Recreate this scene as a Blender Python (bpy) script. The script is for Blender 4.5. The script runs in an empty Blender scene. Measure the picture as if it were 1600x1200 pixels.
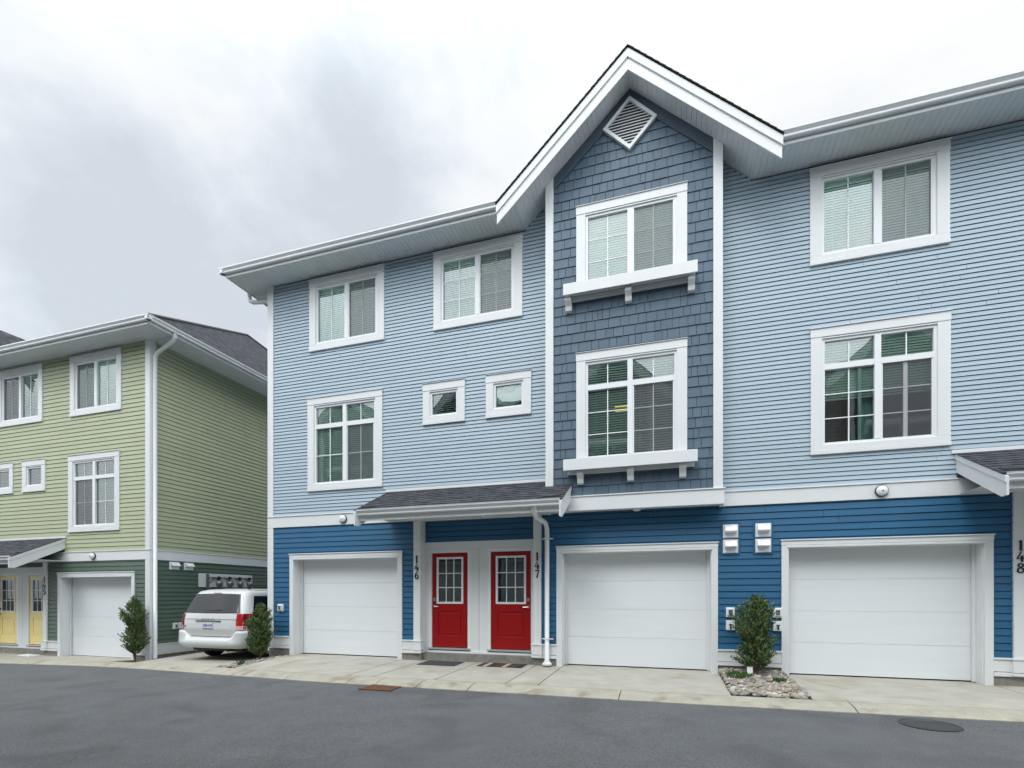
import bpy, math, random
from mathutils import Vector
R = math.radians
random.seed(7)
S = bpy.context.scene
COL = S.collection

# ------------------------------------------------------------ camera
cam_d = bpy.data.cameras.new("camera"); cam = bpy.data.objects.new("camera", cam_d); COL.objects.link(cam)
cam.location = (0, -10.2, 1.47); cam.rotation_euler = (R(90), 0, R(17.45))
cam_d.sensor_width = 36; cam_d.lens = 17.82; cam_d.shift_y = 0.205
cam_d.clip_start = 0.05; cam_d.clip_end = 2000
S.camera = cam
S.view_settings.view_transform = 'Standard'; S.view_settings.look = 'None'
S.view_settings.exposure = 0.06; S.view_settings.gamma = 1

# ------------------------------------------------------------ world: overcast cloud deck over a NISHITA sky
W = bpy.data.worlds.new("World"); S.world = W; W.use_nodes = True
nt = W.node_tree; nt.nodes.clear()
def N(t, **k):
    n = nt.nodes.new(t)
    for a, b in k.items(): setattr(n, a, b)
    return n
def L(a, b): nt.links.new(a, b)
SUN_EL, SUN_AZ = 52, 200          # sun behind the camera, hidden in cloud
out = N('ShaderNodeOutputWorld'); bg = N('ShaderNodeBackground'); L(bg.outputs[0], out.inputs[0])
sky = N('ShaderNodeTexSky', sky_type='NISHITA', sun_disc=False, sun_elevation=R(SUN_EL), sun_rotation=R(SUN_AZ))
skm = N('ShaderNodeVectorMath', operation='SCALE'); L(sky.outputs[0], skm.inputs[0]); skm.inputs['Scale'].default_value = 0.1
tc = N('ShaderNodeTexCoord')
def vdot(vec):
    d = N('ShaderNodeVectorMath', operation='DOT_PRODUCT'); L(tc.outputs['Generated'], d.inputs[0])
    d.inputs[1].default_value = Vector(vec).normalized(); return d.outputs['Value']
def mth(op, a, b=None, clamp=False):
    m = N('ShaderNodeMath', operation=op, use_clamp=clamp)
    for i, v in enumerate((a, b)):
        if v is None: continue
        if isinstance(v, (int, float)): m.inputs[i].default_value = v
        else: L(v, m.inputs[i])
    return m.outputs[0]
mp = N('ShaderNodeMapping'); L(tc.outputs['Generated'], mp.inputs[0]); mp.inputs['Scale'].default_value = (1, 1, 1.7); mp.inputs['Location'].default_value = (.35, .1, .2)
n1 = N('ShaderNodeTexNoise'); L(mp.outputs[0], n1.inputs['Vector']); n1.inputs['Scale'].default_value = 3.4; n1.inputs['Detail'].default_value = 9; n1.inputs['Roughness'].default_value = .57; n1.inputs['Distortion'].default_value = .35
f = n1.outputs['Fac']
# broad thick and thin places of the deck
def mr(v, a, b, c, d):
    m = N('ShaderNodeMapRange', interpolation_type='SMOOTHSTEP'); L(v, m.inputs[0])
    for i, x in enumerate((a, b, c, d)): m.inputs[i + 1].default_value = x
    return m.outputs[0]
dk = mth('ADD', mr(vdot((-.70, .55, .42)), .965, 1, 0, .15), mr(vdot((-.48, .78, .62)), .97, 1, 0, .13))
dk = mth('ADD', dk, mr(vdot((-.86, .45, .30)), .95, 1, 0, .03))
br = mr(vdot((.35, .75, .62)), .55, .97, 0, .17)
f = mth('ADD', mth('SUBTRACT', f, dk), br)
cr = N('ShaderNodeValToRGB'); L(f, cr.inputs[0])
e = cr.color_ramp.elements; e[0].position = .27; e[0].color = (.66, .72, .775, 1); e[1].position = .72; e[1].color = (1.0, 1.0, 1.0, 1)
for p, c in ((.38, (.735, .80, .855, 1)), (.48, (.835, .885, .93, 1)), (.57, (.925, .955, .98, 1))):
    q = e.new(p); q.color = c
# the deck glows most round the hidden sun and overhead
back = mr(vdot((.15, -.75, .75)), .0, 1.0, 0, 1)
up = mr(vdot((0, -.1, 1)), .55, 1.0, 0, 1)
gain = mth('ADD', mth('ADD', 1.0, mth('MULTIPLY', back, 1.9)), mth('MULTIPLY', up, .8))
scl = N('ShaderNodeVectorMath', operation='SCALE'); L(cr.outputs[0], scl.inputs[0]); L(gain, scl.inputs['Scale'])
mx = N('ShaderNodeMix', data_type='RGBA'); mx.inputs['Factor'].default_value = .94
L(skm.outputs[0], mx.inputs[6]); L(scl.outputs[0], mx.inputs[7]); L(mx.outputs[2], bg.inputs[0]); bg.inputs[1].default_value = 1.0

sd = bpy.data.lights.new("sun", 'SUN'); sd.energy = 1.0; sd.angle = R(22); sd.color = (1, .97, .93)
sun = bpy.data.objects.new("sun", sd); COL.objects.link(sun)
az = R(SUN_AZ); el = R(SUN_EL)
dirn = Vector((math.sin(az) * math.cos(el), math.cos(az) * math.cos(el), math.sin(el)))
sun.rotation_euler = dirn.to_track_quat('Z', 'Y').to_euler(); sun.location = (0, -20, 30)

# ------------------------------------------------------------ materials
def mat(name, col, rough=.6, metal=0, vary=.06, vscale=3.0, bump=0, bscale=40, stretch=(1, 1, 1), spec=.5, coat=0, speck=0, sscale=300, stain=None):
    m = bpy.data.materials.new(name); m.use_nodes = True; t = m.node_tree; b = t.nodes['Principled BSDF']
    b.inputs['Roughness'].default_value = rough; b.inputs['Metallic'].default_value = metal
    b.inputs['Specular IOR Level'].default_value = spec; b.inputs['Coat Weight'].default_value = coat
    co = t.nodes.new('ShaderNodeTexCoord'); ge = t.nodes.new('ShaderNodeNewGeometry')
    mp_ = t.nodes.new('ShaderNodeMapping'); t.links.new(ge.outputs['Position'], mp_.inputs[0]); mp_.inputs['Scale'].default_value = stretch
    no = t.nodes.new('ShaderNodeTexNoise'); t.links.new(mp_.outputs[0], no.inputs['Vector']); no.inputs['Scale'].default_value = vscale; no.inputs['Detail'].default_value = 6
    no.inputs['Roughness'].default_value = .65
    r = t.nodes.new('ShaderNodeMapRange'); t.links.new(no.outputs['Fac'], r.inputs[0])
    r.inputs[1].default_value = .25; r.inputs[2].default_value = .75; r.inputs[3].default_value = 1 - vary; r.inputs[4].default_value = 1 + vary
    s = t.nodes.new('ShaderNodeVectorMath'); s.operation = 'SCALE'; s.inputs[0].default_value = col[:3]
    t.links.new(r.outputs[0], s.inputs['Scale']); last = s.outputs[0]
    if stain:
        n3 = t.nodes.new('ShaderNodeTexNoise'); t.links.new(ge.outputs['Position'], n3.inputs['Vector']); n3.inputs['Scale'].default_value = stain[1]; n3.inputs['Detail'].default_value = 8; n3.inputs['Distortion'].default_value = .6
        r3 = t.nodes.new('ShaderNodeMapRange'); r3.interpolation_type = 'SMOOTHSTEP'; t.links.new(n3.outputs['Fac'], r3.inputs[0]); r3.inputs[1].default_value = .50; r3.inputs[2].default_value = .72; r3.inputs[4].default_value = stain[2]
        x3 = t.nodes.new('ShaderNodeMix'); x3.data_type = 'RGBA'; t.links.new(r3.outputs[0], x3.inputs[0]); t.links.new(last, x3.inputs[6]); x3.inputs[7].default_value = (*stain[0], 1); last = x3.outputs[2]
    if speck:
        n4 = t.nodes.new('ShaderNodeTexNoise'); t.links.new(ge.outputs['Position'], n4.inputs['Vector']); n4.inputs['Scale'].default_value = sscale; n4.inputs['Detail'].default_value = 3
        r4 = t.nodes.new('ShaderNodeMapRange'); t.links.new(n4.outputs['Fac'], r4.inputs[0]); r4.inputs[1].default_value = .3; r4.inputs[2].default_value = .7; r4.inputs[3].default_value = 1 - speck; r4.inputs[4].default_value = 1 + speck
        s4 = t.nodes.new('ShaderNodeVectorMath'); s4.operation = 'SCALE'; t.links.new(last, s4.inputs[0]); t.links.new(r4.outputs[0], s4.inputs['Scale']); last = s4.outputs[0]
    t.links.new(last, b.inputs['Base Color'])
    if bump:
        n2 = t.nodes.new('ShaderNodeTexNoise'); t.links.new(mp_.outputs[0], n2.inputs['Vector']); n2.inputs['Scale'].default_value = bscale; n2.inputs['Detail'].default_value = 4
        bp = t.nodes.new('ShaderNodeBump'); bp.inputs['Strength'].default_value = bump; bp.inputs['Distance'].default_value = .01
        t.links.new(n2.outputs['Fac'], bp.inputs['Height']); t.links.new(bp.outputs[0], b.inputs['Normal'])
    return m
def island(m, amt, sat=None):
    """vary the colour from one separate piece (shake, stone, leaf) to the next"""
    t = m.node_tree; b = t.nodes['Principled BSDF']; ln = b.inputs['Base Color'].links[0].from_socket
    g = t.nodes.new('ShaderNodeNewGeometry'); r = t.nodes.new('ShaderNodeMapRange'); t.links.new(g.outputs['Random Per Island'], r.inputs[0])
    r.inputs[3].default_value = 1 - amt; r.inputs[4].default_value = 1 + amt
    s = t.nodes.new('ShaderNodeVectorMath'); s.operation = 'SCALE'; t.links.new(ln, s.inputs[0]); t.links.new(r.outputs[0], s.inputs['Scale'])
    t.links.new(s.outputs[0], b.inputs['Base Color']); return m
def ramp_island(name, stops, rough=.7, spec=.3):
    m = bpy.data.materials.new(name); m.use_nodes = True; t = m.node_tree; b = t.nodes['Principled BSDF']; b.inputs['Roughness'].default_value = rough
    b.inputs['Specular IOR Level'].default_value = spec
    g = t.nodes.new('ShaderNodeNewGeometry'); c = t.nodes.new('ShaderNodeValToRGB'); t.links.new(g.outputs['Random Per Island'], c.inputs[0])
    el_ = c.color_ramp.elements
    while len(el_) > 1: el_.remove(el_[-1])
    el_[0].position = stops[0][0]; el_[0].color = (*stops[0][1], 1)
    for p, k in stops[1:]: el_.new(p).color = (*k, 1)
    t.links.new(c.outputs[0], b.inputs['Base Color']); return m
M = {}
M['trim'] = mat('white_painted_wood', (.70, .725, .73), .5, vary=.03, vscale=2, bump=.04, bscale=25, stretch=(1, 1, 1))
M['vinyl'] = mat('white_vinyl', (.76, .785, .80), .35, vary=.02)
M['soffit'] = mat('white_vinyl_soffit', (.68, .72, .74), .5, vary=.03)
M['metal_w'] = mat('white_gutter_metal', (.69, .72, .73), .38, vary=.04, vscale=1.5)
M['siding_light'] = island(mat('light_blue_siding', (.350, .442, .512), .55, vary=.05, vscale=1.2, bump=.1, bscale=30, stretch=(.3, 1, 3)), .035)
M['siding_low'] = island(mat('deep_blue_siding', (.014, .105, .215), .5, vary=.14, vscale=1.6, bump=.1, bscale=30, stretch=(.3, 1, 3)), .06)
M['shake'] = island(mat('slate_blue_shake', (.070, .114, .160), .6, vary=.08, vscale=9, bump=.25, bscale=60, stretch=(1, 1, .2)), .10)
M['slate_trim'] = mat('slate_blue_paint', (.055, .083, .112), .55, vary=.05)
M['green_light'] = island(mat('sage_green_siding', (.392, .43, .285), .55, vary=.05, vscale=1.2), .035)
M['green_low'] = island(mat('dark_green_siding', (.088, .135, .105), .5, vary=.10, vscale=1.6), .05)
M['beige'] = mat('beige_siding', (.42, .40, .35), .6)
M['garage'] = mat('white_steel_door', (.74, .78, .80), .42, vary=.025, vscale=2, bump=.25, bscale=14, stretch=(.25, 1, 5))
M['red'] = mat('red_door_paint', (.30, .003, .004), .36, vary=.05, vscale=4, spec=.35)
M['yellow'] = mat('yellow_door_paint', (.90, .74, .30), .35, vary=.05)
M['alu'] = mat('aluminium', (.62, .64, .66), .35, metal=.8)
M['nickel'] = mat('satin_nickel', (.55, .53, .50), .28, metal=1)
M['dark_metal'] = mat('dark_metal', (.04, .045, .05), .4, metal=.6)
M['black'] = mat('black_paint', (.012, .013, .016), .4)
M['grey_metal'] = mat('grey_metal', (.22, .24, .25), .4, metal=.7)
M['lamp_glass'] = mat('frosted_lamp_glass', (.72, .76, .76), .25)
M['blind'] = mat('white_blind_slats', (.90, .92, .90), .5, vary=.02)
M['curtain'] = mat('pale_curtain', (.45, .60, .60), .8)
M['room'] = mat('room_paint', (.30, .31, .29), .9)
M['shade'] = mat('white_fabric_shade', (.82, .85, .83), .7)
M['concrete'] = mat('concrete_paving', (.395, .38, .33), .85, vary=.16, vscale=2.1, bump=.3, bscale=60, speck=.10, sscale=90, stain=((.30, .265, .19), 1.1, .75))
M['foundation'] = mat('foundation_concrete', (.22, .215, .19), .9, vary=.3, vscale=7, bump=.5, bscale=40)
M['curb'] = mat('curb_concrete', (.37, .355, .29), .9, vary=.18, vscale=3, bump=.35, bscale=60, speck=.15, sscale=80, stain=((.22, .18, .12), 2.5, .7))
M['asphalt'] = mat('asphalt', (.112, .117, .122), .88, vary=.15, vscale=2.2, bump=1.0, bscale=110, speck=.45, sscale=75, stain=((.070, .073, .078), .9, .6))
M['soil'] = mat('dark_soil', (.055, .038, .025), .95, vary=.4, vscale=20, bump=.6, bscale=50)
M['rust'] = mat('rusty_iron', (.14, .065, .035), .8, vary=.35, vscale=14, bump=.5, bscale=50)
M['iron'] = mat('dark_cast_iron', (.035, .036, .04), .6, vary=.25, vscale=14)
M['mat_grey'] = mat('charcoal_door_mat', (.045, .05, .058), .95, vary=.15, vscale=40, bump=.6, bscale=200)
M['mat_brown'] = mat('brown_stripe', (.06, .035, .028), .95, vary=.15, vscale=40)
M['mat_beige'] = mat('beige_stripe', (.42, .33, .27), .95, vary=.1, vscale=40)
M['mat_black'] = mat('black_stripe', (.022, .02, .022), .95, vary=.1, vscale=40)
M['car'] = mat('white_car_paint', (.62, .64, .64), .25, vary=.01, coat=.5)
M['car_glass'] = mat('dark_tinted_glass', (.010, .011, .014), .04, vary=0, spec=.40)
M['tyre'] = mat('black_rubber', (.02, .02, .02), .8)
M['tail_red'] = mat('red_lens', (.42, .006, .008), .12, vary=.1, vscale=20, coat=1)
M['tail_clear'] = mat('clear_lens', (.75, .42, .45), .12, coat=1)
M['chrome'] = mat('chrome', (.75, .76, .78), .12, metal=1)
M['plate'] = mat('plate_white', (.55, .60, .70), .4)
M['plate_ink'] = mat('plate_blue_ink', (.05, .09, .25), .5)
M['bark'] = mat('bark', (.10, .065, .04), .9, vary=.3, vscale=30, bump=.5)
M['tag'] = mat('white_card', (.75, .77, .78), .5)
M['leaf'] = ramp_island('conifer_foliage', [(0, (.022, .055, .020)), (.3, (.055, .115, .036)), (.6, (.10, .18, .060)), (.88, (.20, .27, .10)), (1, (.27, .20, .10))], .6)
M['grass'] = ramp_island('green_blades', [(0, (.03, .09, .02)), (.5, (.07, .16, .04)), (1, (.12, .2, .07))], .6)
M['stone'] = ramp_island('river_stone', [(0, (.12, .12, .13)), (.25, (.36, .34, .30)), (.5, (.19, .185, .18)), (.7, (.42, .37, .29)), (.85, (.33, .25, .17)), (1, (.62, .60, .57))], .75)

def roof_mat():
    m = bpy.data.materials.new('asphalt_shingles'); m.use_nodes = True; t = m.node_tree; b = t.nodes['Principled BSDF']; b.inputs['Roughness'].default_value = .9
    uv = t.nodes.new('ShaderNodeUVMap'); uv.uv_map = 'UVMap'
    br_ = t.nodes.new('ShaderNodeTexBrick'); t.links.new(uv.outputs[0], br_.inputs['Vector'])
    br_.inputs['Scale'].default_value = 1; br_.inputs['Brick Width'].default_value = .17; br_.inputs['Row Height'].default_value = .07
    br_.inputs['Mortar Size'].default_value = .004; br_.offset = .37; br_.offset_frequency = 2; br_.squash = .7; br_.squash_frequency = 3
    br_.inputs['Color1'].default_value = (.024, .027, .036, 1); br_.inputs['Color2'].default_value = (.066, .069, .084, 1); br_.inputs['Mortar'].default_value = (.02, .02, .024, 1)
    no = t.nodes.new('ShaderNodeTexNoise'); t.links.new(uv.outputs[0], no.inputs['Vector']); no.inputs['Scale'].default_value = 5; no.inputs['Detail'].default_value = 8
    mr_ = t.nodes.new('ShaderNodeMapRange'); t.links.new(no.outputs['Fac'], mr_.inputs[0]); mr_.inputs[1].default_value = .3; mr_.inputs[2].default_value = .7; mr_.inputs[3].default_value = .65; mr_.inputs[4].default_value = 1.5
    s = t.nodes.new('ShaderNodeVectorMath'); s.operation = 'SCALE'; t.links.new(br_.outputs[0], s.inputs[0]); t.links.new(mr_.outputs[0], s.inputs['Scale'])
    t.links.new(s.outputs[0], b.inputs['Base Color'])
    n2 = t.nodes.new('ShaderNodeTexNoise'); t.links.new(uv.outputs[0], n2.inputs['Vector']); n2.inputs['Scale'].default_value = 160
    bp = t.nodes.new('ShaderNodeBump'); bp.inputs['Strength'].default_value = .5; bp.inputs['Distance'].default_value = .004; t.links.new(n2.outputs['Fac'], bp.inputs['Height']); t.links.new(bp.outputs[0], b.inputs['Normal'])
    return m
M['roof'] = roof_mat()
def glass_mat(name, tint, refl):
    m = bpy.data.materials.new(name); m.use_nodes = True; t = m.node_tree; t.nodes.clear()
    o = t.nodes.new('ShaderNodeOutputMaterial'); mix = t.nodes.new('ShaderNodeMixShader'); tr = t.nodes.new('ShaderNodeBsdfTransparent'); gl = t.nodes.new('ShaderNodeBsdfGlossy')
    tr.inputs[0].default_value = (*tint, 1); gl.inputs['Roughness'].default_value = .0; gl.inputs['Color'].default_value = (.93, .97, 1, 1)
    ge = t.nodes.new('ShaderNodeNewGeometry'); no = t.nodes.new('ShaderNodeTexNoise'); t.links.new(ge.outputs['Position'], no.inputs['Vector']); no.inputs['Scale'].default_value = 1.1
    bp = t.nodes.new('ShaderNodeBump'); bp.inputs['Strength'].default_value = .12; bp.inputs['Distance'].default_value = .02; t.links.new(no.outputs['Fac'], bp.inputs['Height']); t.links.new(bp.outputs[0], gl.inputs['Normal'])
    fr = t.nodes.new('ShaderNodeFresnel'); fr.inputs[0].default_value = 1.5; ad = t.nodes.new('ShaderNodeMath'); ad.operation = 'ADD'; ad.use_clamp = True; ad.inputs[1].default_value = refl
    t.links.new(fr.outputs[0], ad.inputs[0]); t.links.new(ad.outputs[0], mix.inputs[0]); t.links.new(tr.outputs[0], mix.inputs[1]); t.links.new(gl.outputs[0], mix.inputs[2]); t.links.new(mix.outputs[0], o.inputs[0])
    return m
M['glass'] = glass_mat('window_glass', (.80, 1.0, .90), .13)
M['door_glass'] = glass_mat('door_glass', (.5, .6, .56), .05)
def screen_mat():
    m = bpy.data.materials.new('insect_screen'); m.use_nodes = True; t = m.node_tree; t.nodes.clear()
    o = t.nodes.new('ShaderNodeOutputMaterial'); mix = t.nodes.new('ShaderNodeMixShader'); tr = t.nodes.new('ShaderNodeBsdfTransparent'); d = t.nodes.new('ShaderNodeBsdfDiffuse')
    d.inputs[0].default_value = (.17, .175, .19, 1); mix.inputs[0].default_value = .38
    t.links.new(tr.outputs[0], mix.inputs[1]); t.links.new(d.outputs[0], mix.inputs[2]); t.links.new(mix.outputs[0], o.inputs[0]); return m
M['screen'] = screen_mat()
def lit_mat():
    m = bpy.data.materials.new('lit_lamp'); m.use_nodes = True; b = m.node_tree.nodes['Principled BSDF']; b.inputs['Base Color'].default_value = (.9, .6, .1, 1)
    b.inputs['Emission Color'].default_value = (1, .60, .06, 1); b.inputs['Emission Strength'].default_value = 1.3; return m
M['lit'] = lit_mat()

# ------------------------------------------------------------ mesh building
class MB:
    def __init__(s): s.v = []; s.f = []; s.uv = {}; s.mi = []; s.cur = 0
    def face(s, pts, uv=None):
        n = len(s.v); s.v += [tuple(p) for p in pts]; s.f.append(tuple(range(n, n + len(pts)))); s.mi.append(s.cur)
        if uv: s.uv[len(s.f) - 1] = uv
    def box(s, x0, x1, y0, y1, z0, z1):
        n = len(s.v); s.v += [(x0, y0, z0), (x1, y0, z0), (x1, y1, z0), (x0, y1, z0), (x0, y0, z1), (x1, y0, z1), (x1, y1, z1), (x0, y1, z1)]
        for q in ((0, 3, 2, 1), (4, 5, 6, 7), (0, 1, 5, 4), (1, 2, 6, 5), (2, 3, 7, 6), (3, 0, 4, 7)): s.f.append(tuple(n + i for i in q)); s.mi.append(s.cur)
    def prism(s, poly, fn, a, b):
        """extrude 2D poly between a and b; fn(u, v, w) -> xyz"""
        n = len(s.v); k = len(poly)
        s.v += [fn(u, v, a) for u, v in poly] + [fn(u, v, b) for u, v in poly]
        s.f.append(tuple(range(n, n + k))); s.f.append(tuple(range(n + 2 * k - 1, n + k - 1, -1))); s.mi += [s.cur] * 2
        for i in range(k):
            j = (i + 1) % k; s.f.append((n + i, n + k + i, n + k + j, n + j)); s.mi.append(s.cur)
    def tube(s, pts, r, seg=10, cap=True):
        pts = [Vector(p) for p in pts]; rr = r if isinstance(r, (list, tuple)) else [r] * len(pts); n0 = len(s.v); up = None
        for i, p in enumerate(pts):
            d = (pts[min(i + 1, len(pts) - 1)] - pts[max(i - 1, 0)]).normalized()
            if up is None:
                up = Vector((0, 0, 1)) if abs(d.z) < .9 else Vector((1, 0, 0))
            a = d.cross(up).normalized(); b_ = a.cross(d).normalized(); up = b_
            for k in range(seg):
                t = 2 * math.pi * k / seg; s.v.append(tuple(p + (a * math.cos(t) + b_ * math.sin(t)) * rr[i]))
        for i in range(len(pts) - 1):
            for k in range(seg):
                j = (k + 1) % seg; s.f.append((n0 + i * seg + k, n0 + i * seg + j, n0 + (i + 1) * seg + j, n0 + (i + 1) * seg + k)); s.mi.append(s.cur)
        if cap:
            s.f.append(tuple(n0 + k for k in range(seg))); s.f.append(tuple(n0 + (len(pts) - 1) * seg + k for k in range(seg - 1, -1, -1))); s.mi += [s.cur] * 2
    def lathe(s, c, prof, seg=24, axis='y'):
        n0 = len(s.v)
        for r_, h in prof:
            for k in range(seg):
                t = 2 * math.pi * k / seg; a, b_ = r_ * math.cos(t), r_ * math.sin(t)
                s.v.append({'y': (c[0] + a, c[1] + h, c[2] + b_), 'z': (c[0] + a, c[1] + b_, c[2] + h), 'x': (c[0] + h, c[1] + a, c[2] + b_)}[axis])
        for i in range(len(prof) - 1):
            for k in range(seg):
                j = (k + 1) % seg; s.f.append((n0 + i * seg + k, n0 + i * seg + j, n0 + (i + 1) * seg + j, n0 + (i + 1) * seg + k)); s.mi.append(s.cur)
        s.f.append(tuple(n0 + k for k in range(seg))); s.f.append(tuple(n0 + (len(prof) - 1) * seg + k for k in range(seg - 1, -1, -1))); s.mi += [s.cur] * 2
    def build(s, name, m, parent=None, loc=None, off=None, smooth=False, bevel=0):
        if off is None: off = OFF.get(parent.name, (0, 0, 0)) if parent else (0, 0, 0)
        me = bpy.data.meshes.new(name); me.from_pydata([(x - off[0], y - off[1], z - off[2]) for x, y, z in s.v], [], s.f)
        for mm in (m if isinstance(m, (list, tuple)) else [m]): me.materials.append(M[mm] if isinstance(mm, str) else mm)
        me.polygons.foreach_set('material_index', s.mi)
        if s.uv:
            ul = me.uv_layers.new(name='UVMap')
            for i, uv in s.uv.items():
                for k, li in enumerate(me.polygons[i].loop_indices): ul.data[li].uv = uv[k]
        if smooth: me.polygons.foreach_set('use_smooth', [True] * len(me.polygons))
        me.update()
        o = bpy.data.objects.new(name, me); COL.objects.link(o)
        if parent: o.parent = parent
        if loc: o.location = loc
        if bevel:
            bm = o.modifiers.new('bevel', 'BEVEL'); bm.width = bevel; bm.segments = 2; bm.limit_method = 'ANGLE'
        return o
OFF = {}
def thing(name, label, cat, loc=(0, 0, 0), rz=0, group=None):
    o = bpy.data.objects.new(name, None); COL.objects.link(o); o.location = loc; o.rotation_euler = (0, 0, rz); o.empty_display_size = .3
    o['label'] = label; o['category'] = cat
    if group: o['group'] = group
    return o
def tag(o, label, cat, group=None):
    o['label'] = label; o['category'] = cat
    if group: o['group'] = group
    return o
def lerp_tab(tab, x):
    if x <= tab[0][0]: return tab[0][1]
    for (a, b), (c, d) in zip(tab, tab[1:]):
        if x <= c: t = (x - a) / (c - a); return b + (d - b) * t
    return tab[-1][1]

def subtract(iv, cuts):
    for a, b in cuts:
        nx = []
        for p, q in iv:
            if b <= p or a >= q: nx.append((p, q)); continue
            if a > p: nx.append((p, a))
            if b < q: nx.append((b, q))
        iv = nx
    return iv
JR = random.Random(17)
def siding(mb, s0, s1, z0, z1, pitch, holes=(), fn=lambda s, o, z: (s, o, z), clip=None, proj=.015):
    """lapped boards; fn(s, outward offset, z) -> xyz (offset negative = outwards)"""
    k = 0; z = z0; gap = .009 if pitch < .1 else .010
    while z < z1 - .005:
        zt = min(z + pitch, z1); zm = (z + zt) / 2
        iv = [(s0, s1)] if clip is None else clip(zm)
        iv = subtract(iv, [(h[0], h[1]) for h in holes if h[2] < zm < h[3]])
        pcs = []
        for a, b in iv:
            q = a
            while b - q > 4.2:
                r_ = q + JR.uniform(1.6, 3.7); pcs.append((q, r_ - .002)); q = r_ + .002
            pcs.append((q, b))
        for a, b in pcs:
            if b - a < .01: continue
            mb.face([fn(a, -proj, z), fn(b, -proj, z), fn(b, -.001, zt - gap), fn(a, -.001, zt - gap)])
            zz = z - gap
            if z > z0: mb.face([fn(a, -.001, zz), fn(b, -.001, zz), fn(b, .04, zz), fn(a, .04, zz)])
            mb.face([fn(a, .04, zz - .001), fn(b, .04, zz - .001), fn(b, .04, z + .004), fn(a, .04, z + .004)]); mb.face([fn(a, -.009, z + .003), fn(b, -.009, z + .003), fn(b, .04, z + .003), fn(a, .04, z + .003)])
            mb.face([fn(a, -proj + .004, z + .001), fn(b, -proj + .004, z + .001), fn(b, -proj, z), fn(a, -proj, z)])
        z += pitch; k += 1
def shakes(mb, x0, x1, z0, z1, y, rows=.188, holes=(), clip=None):
    z = z0; rnd = random.Random(3)
    while z < z1:
        zt = min(z + rows, z1)
        iv = clip(z + .01) if clip else [(x0, x1)]
        iv = subtract(iv, [(h[0], h[1]) for h in holes if h[2] < (z + zt) / 2 < h[3]])
        for a, b in iv:
            x = a
            while x < b - .001:
                w = rnd.choice([.10, .13, .15, .17, .20, .24, .28]) * rnd.uniform(.9, 1.1); xe = min(x + w, b)
                if b - xe < .05: xe = b
                g = .004; p = .020 + rnd.uniform(-.002, .003)
                dz = rnd.uniform(-.002, .002)
                A, B, C_, D = (x + g, y - p, z + dz), (xe - g, y - p, z + dz), (xe - g, y - .004, zt + .02), (x + g, y - .004, zt + .02)
                n = len(mb.v); mb.v += [A, B, C_, D, (x + g, y + .004, z + dz), (xe - g, y + .004, z + dz), (xe - g, y + .004, zt + .02), (x + g, y + .004, zt + .02)]
                for q in ((0, 1, 2, 3), (4, 5, 1, 0), (4, 0, 3, 7), (1, 5, 6, 2)): mb.f.append(tuple(n + i for i in q)); mb.mi.append(mb.cur)
                x = xe
        z += rows

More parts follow.
